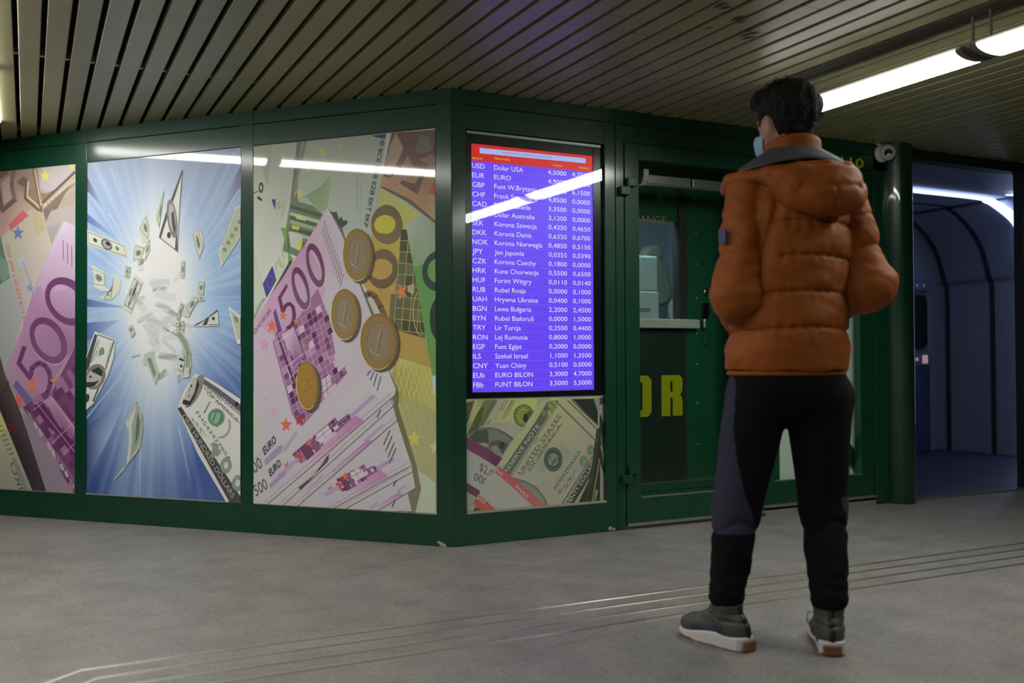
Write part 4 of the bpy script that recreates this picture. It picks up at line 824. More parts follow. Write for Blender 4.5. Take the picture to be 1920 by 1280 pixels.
# ------------------------------------------------------------------ doors
def door(name, x0, x1, z0, z1, gx0, gx1, gz0, gz1, y, label):
    root = empty(name, (x0, y, z0)); root['kind'] = 'structure'; root['label'] = label
    T = Matrix.Translation((-x0, -y, -z0)); b = MB()
    for a in ((x0, gx0, z0, z1), (gx1, x1, z0, z1), (gx0, gx1, z0, gz0), (gx0, gx1, gz1, z1)): b.box(a[0], a[1], y, y + 0.055, a[2], a[3], M=T)
    b.build('door_frame', GREEN, root, bevel=0.0025)
    MB().box(gx0 - .005, gx1 + .005, y + 0.022, y + 0.028, gz0 - .005, gz1 + .005, M=T).build('glass_pane', GLASSD, root)
    b = MB(); b.box(x0, x1 + .01, y - 0.012, y + 0.01, z0 - 0.003, z0 + 0.012, M=T); b.box(gx0, gx1, y + .004, y + 0.02, gz0, gz0 + 0.006, M=T); b.build('bottom_strip', ALU, root)
    return root, T
d1, T1 = door('door_1', 1.034, 2.000, 0.022, 2.128, 1.127, 1.905, 0.168, 2.040, -0.004, 'left glazed door leaf in a green metal frame')
for z in (1.882, 0.305):
    h = MB(); h.box(0.992, 1.055, -0.035, -0.004, z - .048, z - .002, M=T1); h.box(1.04, 1.098, -0.035, -0.004, z + .002, z + .048, M=T1); h.tube([T1 @ Vector((1.045, -.024, z - .05)), T1 @ Vector((1.045, -.024, z + .05))], .009)
    h.build('hinge', GREEN, d1, bevel=0.003)
d2, T2 = door('door_2', 2.006, 2.925, 0.048, 2.128, 2.100, 2.812, 0.195, 2.040, 0.012, 'right glazed door leaf beside the round column')
struct(MB().box(0.905, 3.05, -0.10, -0.005, -0.001, 0.028, M=MR).build('trim_9', mat('sill_concrete', (0.2, 0.2, 0.18), 0.7, noise=.2, nscale=30)), 'low concrete sill under the doors')
struct(MB().box(1.028, 1.033, -0.05, -0.004, 0.02, 2.13, M=MR).box(1.03, 2.93, -0.05, -0.004, 2.128, 2.132, M=MR).box(2.925, 2.93, -0.05, -0.004, 0.02, 2.13, M=MR).build('trim_10', RUBBER), 'dark gap around the doors')

# yellow lettering over the doors
A = Art('R', (2.0, 2.95, 2.0, 2.3), 0.0006, gain=1.0); A.uv = lambda p: (p[0], p[1])
A.T('LOK.', (2.36, 2.140), (2.585, 2.140), (0, .062), (190, 188, 24), bold=.003); A.T('110', (2.655, 2.138), (2.845, 2.138), (0, .062), (190, 188, 24), bold=.003)
o = A.build('lettering', mat('yellow_lettering', rough=.4, attr='print')); tag(o, 'yellow LOK. 110 lettering on the green band above the doors', 'sign')

# vestibule: inner partition with the cashier window
YP = 0.40
b = MB(); bx = lambda *a: b.box(*a)
bx(1.745, 2.6, YP, YP + .04, 0.185, 2.2); bx(0.9, 1.745, YP, YP + .04, 0.185, 1.12); bx(0.9, 1.745, YP, YP + .04, 1.785, 2.2); bx(0.9, 1.12, YP, YP + .04, 1.12, 1.785)
bx(0.9, 2.3, YP - .03, YP + .04, 0.0, 0.18)
for z in (.05, .08, .11, .14): bx(0.9, 2.3, YP - .036, YP - .03, z, z + .012)
struct(b.build('wall_partition', GREEND, bevel=.001), 'dark green partition inside the kiosk entrance')
struct(MB().box(1.684, 1.742, YP - .02, YP + .05, 1.12, 2.1).box(1.722, 1.745, YP - .003, YP + .01, 0.19, 1.12).build('trim_11', mat('dark_post', (.035, .035, .035), .4)), 'dark upright post beside the cashier window')
struct(MB().box(0.9, 2.3, YP - .032, YP - .001, 0.18, 0.187).build('trim_12', ALU), 'metal edge on the partition plinth')
b = MB()
for z in (1.72, 1.524, 1.31, 1.09, .897, .655, .399, 1.93): b.lathe([(0, .004), (.004, .0035), (.006, 0)], 10, Matrix.Translation((1.829, YP - .0005, z)) @ Matrix.Rotation(PI / 2, 4, 'X'))
struct(b.build('trim_13', mat('screw_head', (.7, .7, .66), .3, metal=.8)), 'row of bright screws in the green partition')
tag(MB().box(1.25, 1.818, YP - .05, YP, 1.119, 1.176).build('counter_ledge', mat('pale_ledge', (.50, .50, .46), .35, noise=.12, nscale=14), bevel=.008), 'pale ledge under the cashier window', 'counter')
A = Art('R', (0.8, 1.9, 0.3, 2.0), -YP + 0.0048, gain=1.0); A.uv = lambda p: (p[0], p[1])
for t, x, wd in (('O', 1.325, .155), ('R', 1.553, .158)):
    # heavy condensed letters: O and R of the word behind the door
    x1 = x + wd; z0, z1 = .584, .833; t_ = .066; c = (176, 176, 18)
    if t == 'O':
        rr = lambda a, b_, c_, d, q: [(a + q, c_), (b_ - q, c_), (b_, c_ + q), (b_, d - q), (b_ - q, d), (a + q, d), (a, d - q), (a, c_ + q)]
        o_ = rr(x, x1, z0, z1, .028); i_ = rr(x + t_, x1 - t_, z0 + .04, z1 - .04, .006)
        for k in range(8): A.P([o_[k], o_[(k + 1) % 8], i_[(k + 1) % 8], i_[k]], c)
    else:
        xs = x + t_; xr = xs + .017
        A.P([(x, z0), (xs, z0), (xs, z1), (x, z1)], c).P([(xs, z1 - .036), (xr, z1 - .036), (xr, z1), (xs, z1)], c).P([(xr, z1 - .105), (x1 - .006, z1 - .105), (x1, z1 - .088), (x1, z1 - .022), (x1 - .02, z1), (xr, z1)], c)
        A.P([(xs, z1 - .138), (xr, z1 - .138), (xr, z1 - .100), (xs, z1 - .100)], c).P([(xr, z1 - .138), (x1 - .006, z1 - .138), (x1 - .018, z1 - .121), (x1 - .006, z1 - .105), (xr, z1 - .100)], c).P([(xr, z0), (x1, z0), (x1, z1 - .155), (x1 - .006, z1 - .138), (xr, z1 - .138)], c)
o = A.build('lettering', mat('yellow_letter_paint', rough=.45, attr='print')); tag(o, 'big yellow letters O R on the green panel behind the door glass', 'sign')
A = Art('R', (1.0, 1.9, 1.3, 2.0), -YP + 0.012, gain=1.0); A.uv = lambda p: (p[0], p[1])
A.T('EXCHANGE', (1.215, 1.757), (1.592, 1.762), (0, .046), (214, 190, 120)); A.T('®', (1.596, 1.79), (1.606, 1.79), (0, .012), (160, 160, 150))
o = A.build('lettering', mat('gold_lettering', rough=.35, metal=.3, attr='print')); tag(o, 'thin gold EXCHANGE lettering above the cashier window', 'sign')
struct(MB().box(1.10, 1.70, YP + .012, YP + .018, 1.12, 1.80).build('window_2', GLASS), 'cashier window pane')
struct(MB().box(0.9, 1.722, YP - .004, YP, 0.188, 1.12).build('trim_17', mat('dark_lower_panel', srgb(26, 44, 34), .5, noise=.1, nscale=5)), 'darker lower panel below the cashier counter')
# door closer box behind the top of the glass
r_ = empty('blind_headrail', (1.16, 0.07, 1.95)); tag(r_, 'white end cap and aluminium rail behind the top of the left door glass', 'blind')
T = Matrix.Translation((-1.16, -.07, -1.95))
b = MB(); b.prism([(0.0, 0.0), (0.045, 0.0), (0.045, .085), (-.035, .085), (-.035, .05), (-.02, .02)], 0, .035, M=Matrix(((0, 0, 1, 0.035), (1, 0, 0, 0.01), (0, 1, 0, -.03), (0, 0, 0, 1)))); b.build('end_cap', WHITEP, r_, bevel=.004)
b = MB(); b.box(.075, .38, 0.0, .05, -.018, .03); b.box(.395, .74, 0, .05, -.018, .03); b.box(.06, .74, .005, .05, -.026, -.018); b.build('rail', ALU, r_, bevel=.002)
# lock parts on the partition
r_ = empty('door_lock', (1.888, YP - .002, 1.352)); tag(r_, 'brass lock, black plate and grey pull at the edge of the partition', 'lock')
MB().lathe([(0, .022), (.012, .021), (.02, .014), (.024, 0)], 24, Matrix.Rotation(PI / 2, 4, 'X')).build('brass_knob', BRASS, r_)
MB().box(-.02, .03, -.012, 0, -.16, -.07).build('lock_plate', BLACKP, r_, bevel=.004)
MB().box(-.030, .002, -.03, 0, -.235, -.170).build('pull_handle', ALU, r_, bevel=.012)
MB().box(-.015, .02, -.008, 0, -.33, -.26).build('lower_plate', GREEND, r_, bevel=.004)

# cashier office behind the window
OFF = mat('office_wall', (0.42, 0.50, 0.58), 0.6)
for nm_, bb_ in (('wall_office_back', (0.3, 2.65, 1.75, 1.8, 0, 2.25)), ('wall_office_right', (2.6, 2.65, YP + .05, 1.75, 0, 2.2)), ('wall_office_left', (0.25, 0.3, YP, 1.8, 0, 2.25)), ('ceiling_office', (0.3, 2.65, YP + .04, 1.75, 2.2, 2.25))): struct(MB().box(*bb_).build(nm_, OFF), 'pale bluish wall of the cashier office')
lp = empty('office_fill_lamp', (1.25, 0.60, 2.19)); tag(lp, 'unseen flat lamp added to brighten the cashier office', 'lamp')  # added out of sight, placed to light the front of the machine
MB().box(-.3, .3, -.1, .1, -.02, 0).build('diffuser', emat('office_fill_light', (0.78, 0.90, 1.0), 26.0), lp)
MB().box(-.32, .32, -.12, .12, 0, .012).build('housing', WHITEP, lp)
def pw(px, py, y): P = on_plane(px, py, np.array([0, 1.0, 0]), y); return Vector(P)
tag(MB().box(0.5, 2.25, YP + .05, 1.0, 1.10, 1.14).build('desk_top', mat('desk_wood', (.30, .15, .08), .5), bevel=.003), 'brown desk top just inside the cashier window', 'desk')
a = pw(1160, 597, .62); c_ = pw(1236, 480, .62)
r_ = empty('counting_machine', (a.x, .62, 1.14)); tag(r_, 'pale blue white machine casing standing behind the cashier window', 'machine')
wd = c_.x - a.x; ht = c_.z - 1.14
b = MB(); b.box(0, wd, 0, .22, 0, ht * .5); b.box(0, wd - .006, .004, .22, ht * .5, ht); b.build('casing', mat('pale_casing', (.56, .66, .70), .4), r_, bevel=.012)
MB().box(wd - .19, wd - .075, -.004, .01, ht * .20, ht * .26).build('slot', mat('slot_grey', (.25, .3, .34), .5), r_, bevel=.002)
MB().lathe([(0, .003), (.004, 0)], 10, Matrix.Translation((wd - .11, -.001, ht * .93)) @ Matrix.Rotation(PI / 2, 4, 'X')).build('screw', BLACKP, r_)
# chair back seen beyond
P0 = pw(1228, 520, 1.2)
r_ = empty('office_chair', (P0.x, 1.2, 0)); tag(r_, 'beige grey office chair with rounded back behind the counter', 'chair')
CH = mat('chair_fabric', (.26, .27, .24), .8)
q = lambda px, py: (pw(px, py, 1.2).x - P0.x, pw(px, py, 1.2).z)
out = [q(*p) for p in ((1205, 470), (1212, 462), (1228, 459), (1238, 464), (1240, 478), (1236, 486), (1248, 505), (1256, 535), (1257, 556), (1250, 570), (1236, 576), (1210, 578), (1196, 560), (1192, 520), (1198, 490))]
b = MB(); b.prism(out, -.04, .05, M=Matrix(((1, 0, 0, 0), (0, 0, 1, 0), (0, 1, 0, 0), (0, 0, 0, 1)))); o = b.build('backrest', CH, r_, bevel=.03, seg=3)
MB().box(-.20, .20, -.20, .2, 0.95, 1.03).build('seat', CH, r_, bevel=.03); MB().tube([(0, 0, .05), (0, 0, .95)], .03).build('post', BLACKP, r_)
b = MB()
for k in range(5): a_ = k * 2 * PI / 5; b.tube([(0, 0, .08), (.26 * math.cos(a_), .26 * math.sin(a_), .04)], .02)
b.build('base', BLACKP, r_)
# paper cup and plastic bag on the desk
P1 = pw(1245, 594, .60)
tag(MB().lathe([(0, 0), (.022, 0), (.030, .045), (.028, .045), (.02, .004)], 20, Matrix.Translation((P1.x, .60, 1.141))).build('paper_cup', WHITEP), 'small white cup standing beside the machine casing', 'cup')
P2 = pw(1264, 594, .66); b = MB(); n = 12; lv = 8; vs = []
for j in range(lv):
    t = j / (lv - 1); r0 = .062 * (1 - t) ** .7 + .006
    for k in range(n): a_ = 2 * PI * k / n; rr_ = r0 * (1 + .28 * math.sin(3 * a_ + j) + .12 * rnd.uniform(-1, 1)); vs.append((P2.x - .015 * t + rr_ * math.cos(a_), .66 + rr_ * .7 * math.sin(a_), 1.141 + .17 * t))
b.add(vs, [(j * n + k, j * n + (k + 1) % n, (j + 1) * n + (k + 1) % n, (j + 1) * n + k) for j in range(lv - 1) for k in range(n)], True)
tag(b.build('plastic_bag', mat('bag_plastic', (.60, .68, .70), .3)), 'crumpled translucent white plastic bag on the desk', 'bag')

# white panel and green brace behind the right door
b = MB(); b.box(2.226, 2.90, .106, .13, 0.03, 2.12)
tag(b.build('back_panel', WHITEM), 'pale panel standing behind the glass of the right door', 'panel')
b = MB()
for k in range(2): b.box(2.02 + k * .1025, 2.12 + k * .1025, .106, .135, 0.03, 2.12)
tag(b.build('green_boards', GREEND, bevel=.003), 'dark green boards behind the left part of the right door', 'board')
u0 = pw(1540, 788, .085); u1 = pw(1617, 877, .085)
d_ = (u1 - u0).normalized(); n_ = Vector((d_.z, 0, -d_.x)); hw = .048; e0 = u0 - d_ * .45; e1 = u1 + d_ * .0
b = MB(); vs = [e0 + n_ * hw, e1 + n_ * hw, e1 - n_ * hw, e0 - n_ * hw]; b.add([v for v in vs] + [v + Vector((0, .018, 0)) for v in vs], [(0, 1, 2, 3), (7, 6, 5, 4), (0, 4, 5, 1), (1, 5, 6, 2), (2, 6, 7, 3), (3, 7, 4, 0)])
tag(b.build('diagonal_brace', GREEN, bevel=.002), 'green diagonal brace across the pale panel behind the right door', 'brace')

# ------------------------------------------------------------------ security camera
r_ = empty('security_camera', (2.99, -0.004, 2.24)); tag(r_, 'white dome security camera above the round column', 'security camera')
look = (Vector(CAM) + Vector((1.2, 0, 0)) - Vector((2.99, -.06, 2.24))).normalized(); Rq = look.to_track_quat('Z', 'Y').to_matrix().to_4x4()
b = MB(); b.lathe([(0, 0), (.055, 0), (.055, .02), (.045, .032), (0, .034)], 32, Matrix.Rotation(PI / 2, 4, 'X')); b.build('mount', WHITEP, r_)
Tm = Matrix.Translation((0, -.06, 0)) @ Rq
b = MB(); b.lathe([(.052 * math.sin(t), .052 * math.cos(t)) for t in np.linspace(.52, PI, 18)], 36, Tm); b.lathe([(.026, .045), (.031, .052), (.031, .040)], 32, Tm); b.build('ball_housing', WHITEP, r_)
MB().lathe([(0, .040), (.012, .041), (.0255, .043)], 28, Tm).build('lens', mat('lens_black', (.02, .02, .02), .12), r_)
cw = MB().tube([(-.04, -.01, .062), (.0, -.012, .058), (.05, -.012, .060), (.09, -.015, .075), (.13, -.02, .085)], .004, 8); cw.tube([(-.05, -.008, .060), (.02, -.014, .048), (.07, -.014, .056), (.12, -.02, .083)], .003, 8); cw.build('cable', WHITEP, r_)

# ------------------------------------------------------------------ ceiling lamps
HOUS = mat('lamp_housing', (0.42, 0.40, 0.33), 0.45)
CAPM = mat('lamp_end_cap', (0.20, 0.19, 0.15), 0.45)
def lamp(x, ya, yb, zt, label, group, drop=.030, hw=.097, strength=None):
    r = empty('ceiling_lamp', (x, (ya + yb) / 2, zt)); tag(r, label, 'ceiling lamp', group)
    L = (yb - ya) / 2; arc = [(hw * math.cos(t), -drop * math.sin(t)) for t in np.linspace(0, PI, 15)]
    Mx = Matrix(((1, 0, 0, 0), (0, 0, 1, 0), (0, 1, 0, 0), (0, 0, 0, 1)))
    b = MB(); n = len(arc); g_ = .028
    b.add([(a, y, z) for y in (-L + g_, L - g_) for a, z in arc], [(i, i + 1, n + i + 1, n + i) for i in range(n - 1)], True)
    b.build('diffuser', emat('tube_light', TUBE_COLOR, strength or TUBE_STRENGTH), r)
    arc2 = [(a * 1.03, z * 1.05) for a, z in arc]
    for y0, y1 in ((-L, -L + g_), (L - g_, L)): MB().prism([(a, z) for a, z in arc2], y0, y1, M=Mx).build('end_cap', CAPM, r)
    MB().box(-hw * .97, hw * .97, -L + .004, L - .004, 0.0, .012).box(-.035, .035, -L + .01, L - .01, 0.012, .03).build('housing', HOUS, r)
    for y in (-L + .02, L - .02): MB().tube([(0, y, .03), (0, y, CEIL - zt + .004)], .006, 8).build('hanger', HOUS, r)
    return r
XL1, ZL1, YL0 = 1.485, 2.155, -0.72
lamp(XL1, -1.865, YL0, ZL1, 'tubular ceiling lamp closest to the kiosk doors, running behind the head of the person', None)
lamp(XL1, -3.47, -1.905, ZL1, 'tubular ceiling lamp at the upper right corner, second from the kiosk', None)
XL2, ZL2 = -2.135, 2.300
for k, (a, b_) in enumerate(((0.62, 1.74), (-0.92, 0.58), (-2.46, -0.96), (-4.0, -2.50))):
    lamp(XL2, a, b_, ZL2, 'tubular ceiling lamp of the left row, beyond the left frame edge' if k else 'tubular ceiling lamp just cut off by the left frame edge', 'ceiling lamps out of frame' if k else None, drop=.022)

# ------------------------------------------------------------------ cash machine room on the right
BLK = mat('black_front', (.012, .013, .014), .5)
b = MB(); b.box(4.40, 8.5, 0.0, 0.08, 0, CEIL + .01); b.box(3.20, 8.5, 0.0, 0.08, 2.236, CEIL + .01)
struct(b.build('wall_portal', BLK, bevel=.004), 'black front wall around the entrance of the cash machine room')
RW = mat('room_panel', (.34, .36, .46), .45, noise=.05, nscale=3); SEAM = mat('room_seam', (.045, .05, .06), .6)
prof = [(6.30, 0), (6.30, 1.48), (6.256, 1.686), (6.15, 1.96), (6.0, 2.13), (5.86, 2.23), (5.716, 2.30), (5.574, 2.326), (3.24, 2.335)]
def smooth(pr):
    o = []
    for i in range(len(pr) - 1):
        p0 = pr[max(i - 1, 0)]; p1 = pr[i]; p2 = pr[i + 1]; p3 = pr[min(i + 2, len(pr) - 1)]
        if i in (0, len(pr) - 2): o.append(p1); continue
        for k in range(5):
            t = k / 5; o.append(tuple(.5 * (2 * b_ + (c - a) * t + (2 * a - 5 * b_ + 4 * c - d) * t * t + (3 * b_ - a - 3 * c + d) * t ** 3) for a, b_, c, d in zip(p0, p1, p2, p3)))
    return o + [pr[-1]]
prof = smooth(prof)
def shell(y0, y1, off):
    n = len(prof); ins = []
    for i, (x, z) in enumerate(prof):
        a = prof[max(i - 1, 0)]; c = prof[min(i + 1, n - 1)]; tx, tz = c[0] - a[0], c[1] - a[1]; l = math.hypot(tx, tz); ins.append((x - tz / l * off, z + tx / l * off))
    # keep the offset on the inner side of the vault
    if ins[0][0] > prof[0][0] and off > 0: ins = [(2 * p[0] - q[0], 2 * p[1] - q[1]) for p, q in zip(prof, ins)]
    return [(x, y, z) for y in (y0, y1) for x, z in ins], [(i, i + 1, n + i + 1, n + i) for i in range(n - 1)]
b = MB(); b.add(*shell(0.08, 2.24, 0), True)
struct(b.build('wall_vault', RW), 'rounded wall and ceiling panels of the cash machine room')
struct(MB().box(3.1, 6.4, 2.24, 2.30, 0, 2.4).build('wall_room_back', RW), 'back wall of the cash machine room')
struct(MB().box(3.14, 3.24, 0.05, 2.3, 0, 2.4).build('wall_room_side', RW), 'left wall of the cash machine room')
struct(MB().box(3.2, 6.32, 0.0, 2.26, 0.0, 0.012).build('floor_room', mat('room_floor', (.055, .06, .10), .5)), 'dark floor of the cash machine room')
struct(MB().box(3.23, 4.36, -0.012, 0.0, 0.0, 0.014).build('trim_14', ALU), 'metal threshold of the cash machine room')
b = MB()
for y in (2.17, 1.67): b.add(*shell(y - .028, y + .028, .004), True)
struct(b.build('trim_15', SEAM), 'dark arched joints between the room panels')
vault = prof; prof = smooth([(6.235, 0.02), (6.235, 1.48), (6.20, 1.70), (6.12, 1.90), (6.04, 2.055), (5.95, 2.15), (5.755, 2.245), (5.61, 2.290), (5.34, 2.312), (3.30, 2.316)])
led = MB(); led.add(*shell(1.10, 1.23, .0), True)
tag(led.build('light_strip', emat('led_strip', (.46, .60, 1.0), 2.6)), 'white arched light strip in the cash machine room', 'light strip')
P = on_plane(1888, 361, ZU, 2.325); Q = on_plane(1925, 330, ZU, 2.325)
tag(MB().prism([(P[0] - .02, P[1]), (P[0] + .55, P[1] - .02), (P[0] + .55, P[1] - .07), (P[0] + .10, P[1] - .06), (P[0] + .42, P[1] - .60), (P[0] + .36, P[1] - .62)], 2.300, 2.308).build('light_strip', emat('led_strip', (.62, .76, 1.0), 2.2)), 'short angled ceiling light at the upper right inside the room', 'light strip')
r_ = empty('cash_machine', (5.46, 2.07, 0.012)); tag(r_, 'dark blue cash machine against the back wall of the right room', 'cash machine')
NB = mat('machine_blue', (.035, .04, .11), .4); NG = mat('machine_grey', (.14, .15, .20), .4)
b = MB(); b.box(-.46, .46, 0, .17, 0, .90); b.build('lower_cabinet', NB, r_, bevel=.01)
b = MB(); b.box(-.46, .46, .02, .17, .90, 1.67); b.box(-.46, .46, -.02, .05, 1.56, 1.67); b.build('upper_housing', NG, r_, bevel=.01)
b = MB(); b.prism([(-.40, 1.0), (.38, 1.0), (.43, 1.05), (.43, 1.46), (.40, 1.52), (-.40, 1.52)], 0, .012, M=Matrix(((1, 0, 0, 0), (0, 0, -1, .012), (0, 1, 0, 0), (0, 0, 0, 1)))); b.build('screen_recess', BLACKP, r_)
MB().box(-.46, .46, -.02, .03, .84, .97).build('card_shelf', NG, r_, bevel=.008)
b = MB(); [b.box(.06 + k * .045, .09 + k * .045, -.024, -.018, .885, .915) for k in range(5)]; b.build('key_row', emat('key_light', (.55, .6, .9), .35), r_)
MB().box(.33, .40, -.024, -.018, .86, .94).build('card_slot', emat('slot_light', (.9, .6, .65), .35), r_)
IL = emat('indicator_light', (.2, .35, .9), .25)
for k in range(5): MB().lathe([(0, .004), (.014, .002), (.016, 0)], 12, Matrix.Translation((.0 + k * .09, -.021, 1.61)) @ Matrix.Rotation(PI / 2, 4, 'X')).build('indicator', IL, r_)
A = Art('R', (5.0, 6.0, .1, .9), -2.069, gain=.55); A.uv = lambda p: (p[0], p[1])
A.R((5.66, .37), (.085, 0), (0, .115), (5.66, .37), (.075, 0), (0, .103), (110, 120, 190)); A.P([(5.60, .35), (5.69, .39), (5.73, .37), (5.66, .34)], (150, 160, 220)).P([(5.60, .39), (5.66, .42), (5.70, .395)], (150, 160, 220)).P([(5.69, .35), (5.72, .36), (5.70, .34)], (150, 160, 220))
A.P([(5.68, .2), (5.74, .2), (5.74, .7), (5.68, .72)], (30, 30, 120))
o = A.build('emblem', mat('emblem_print', rough=.5, attr='print'), r_); o.matrix_parent_inverse = Matrix.Translation((-5.46, -2.07, -.012)); o['label'] = 'round emblem on the lower cabinet'

# ------------------------------------------------------------------ the person, seen from behind
def nets(F, lo, hi, h):
    """surface of F = 0 as a quad mesh (surface nets); F takes X, Y, Z arrays"""
    ax = [np.arange(a, b + h, h, dtype=np.float32) for a, b in zip(lo, hi)]
    G = np.empty((len(ax[0]), len(ax[1]), len(ax[2])), np.float32)
    step = 24
    for i in range(0, len(ax[0]), step):
        X, Y, Z = np.meshgrid(ax[0][i:i + step], ax[1], ax[2], indexing='ij'); G[i:i + step] = F(X, Y, Z)
    S = G < 0; n = np.array(G.shape) - 1
    acc = np.zeros((*n, 3), np.float32); cnt = np.zeros(n, np.float32)
    offs = [(0, 0, 0), (1, 0, 0), (0, 1, 0), (1, 1, 0), (0, 0, 1), (1, 0, 1), (0, 1, 1), (1, 1, 1)]
    sl = lambda o: tuple(slice(o[k], o[k] + n[k]) for k in range(3))
    for a in range(8):
        for b in range(a + 1, 8):
            da = np.array(offs[b]) - np.array(offs[a])
            if abs(da).sum() != 1: continue
            ga = G[sl(offs[a])]; gb = G[sl(offs[b])]; m = (ga < 0) != (gb < 0)
            with np.errstate(divide='ignore', invalid='ignore'): t = np.where(m, ga / (ga - gb), 0)
            cnt += m
            for k in range(3): acc[..., k] += np.where(m, offs[a][k] + t * da[k], 0)
    act = cnt > 0; idx = -np.ones(n, np.int64); idx[act] = np.arange(act.sum())
    ijk = np.argwhere(act); V = (ijk + acc[act] / cnt[act][:, None]) * h + np.array(lo)
    Fs = []
    for d in range(3):
        e1, e2 = [k for k in range(3) if k != d]
        if d == 1: e1, e2 = e2, e1
        s0 = S[tuple(slice(0, -1) if k == d else slice(None) for k in range(3))]; s1 = S[tuple(slice(1, None) if k == d else slice(None) for k in range(3))]
        q = np.argwhere(s0 != s1); q = q[(q[:, e1] > 0) & (q[:, e2] > 0) & (q[:, e1] < n[e1]) & (q[:, e2] < n[e2])]
        flip = s0[tuple(q.T)]
        def at(a, b): r = q.copy(); r[:, e1] -= a; r[:, e2] -= b; return idx[tuple(r.T)]
        c = np.stack([at(1, 1), at(0, 1), at(0, 0), at(1, 0)], 1); c[~flip] = c[~flip][:, ::-1]
        Fs.append(c)
    Fc = np.concatenate(Fs); Fc = Fc[(Fc >= 0).all(1)]
    return V, Fc

def net_obj(name, F, lo, hi, h, m, parent, color=None, relax=1):
    V, Fc = nets(F, lo, hi, h)
    for _ in range(relax):   # light smoothing
        s_ = np.zeros_like(V); c_ = np.zeros(len(V))
        for k in range(4): np.add.at(s_, Fc[:, k], V[Fc[:, (k + 1) % 4]]); np.add.at(c_, Fc[:, k], 1)
        V = V * .5 + s_ / np.maximum(c_, 1)[:, None] * .5
    me = bpy.data.meshes.new(name); me.vertices.add(len(V)); me.vertices.foreach_set('co', V.astype(np.float32).ravel())
    me.loops.add(Fc.size); me.loops.foreach_set('vertex_index', Fc.astype(np.int32).ravel()); me.polygons.add(len(Fc))
    me.polygons.foreach_set('loop_start', np.arange(0, Fc.size, 4, dtype=np.int32)); me.polygons.foreach_set('use_smooth', np.ones(len(Fc), bool)); me.update(calc_edges=True); me.validate()
    if color is not None:
        ca = me.color_attributes.new('print', 'FLOAT_COLOR', 'POINT'); C = np.ones((len(V), 4), np.float32); C[:, :3] = color(V); ca.data.foreach_set('color', C.ravel())
    me.materials.append(m); o = bpy.data.objects.new(name, me); col.objects.link(o)
    if parent: o.parent = parent
    return o

smin = lambda a, b, k: (lambda hh: b + (a - b) * hh - k * hh * (1 - hh))(np.clip(.5 + .5 * (b - a) / k, 0, 1))
smax = lambda a, b, k: -smin(-a, -b, k)
def cone(X, Y, Z, a, b, ra, rb, sy=1.0, want_t=False):
    """tapered capsule from a to b"""
    a = np.array(a, float); b = np.array(b, float); d = b - a; L2 = d @ d
    t = np.clip(((X - a[0]) * d[0] + (Y - a[1]) * d[1] + (Z - a[2]) * d[2]) / L2, 0, 1)
    D = np.sqrt((X - a[0] - d[0] * t) ** 2 + ((Y - a[1] - d[1] * t) / sy) ** 2 + (Z - a[2] - d[2] * t) ** 2) - (ra + (rb - ra) * t)
    return (D, t) if want_t else D
def ellip(X, Y, Z, c, r):
    k = np.sqrt(((X - c[0]) / r[0]) ** 2 + ((Y - c[1]) / r[1]) ** 2 + ((Z - c[2]) / r[2]) ** 2); return (k - 1) * min(r)
def wob(X, Y, Z, f, seed):
    r = np.random.RandomState(seed); v = 0
    for k in range(6):
        w_ = r.normal(size=3); w_ /= np.linalg.norm(w_); g = f * (0.6 + .35 * k); v = v + np.sin((X * w_[0] + Y * w_[1] + Z * w_[2]) * g + r.uniform(0, 6.28) + 1.3 * np.sin((X * w_[1] + Y * w_[2] + Z * w_[0]) * g * .7)) / (1 + .5 * k)
    return v / 3
def section(Z, zs, vals): return np.interp(Z, zs, vals)

PAZ = math.radians(22)
person = None
SKIN = mat('skin', (0.42, 0.22, 0.15), 0.5, noise=.05, nscale=30)
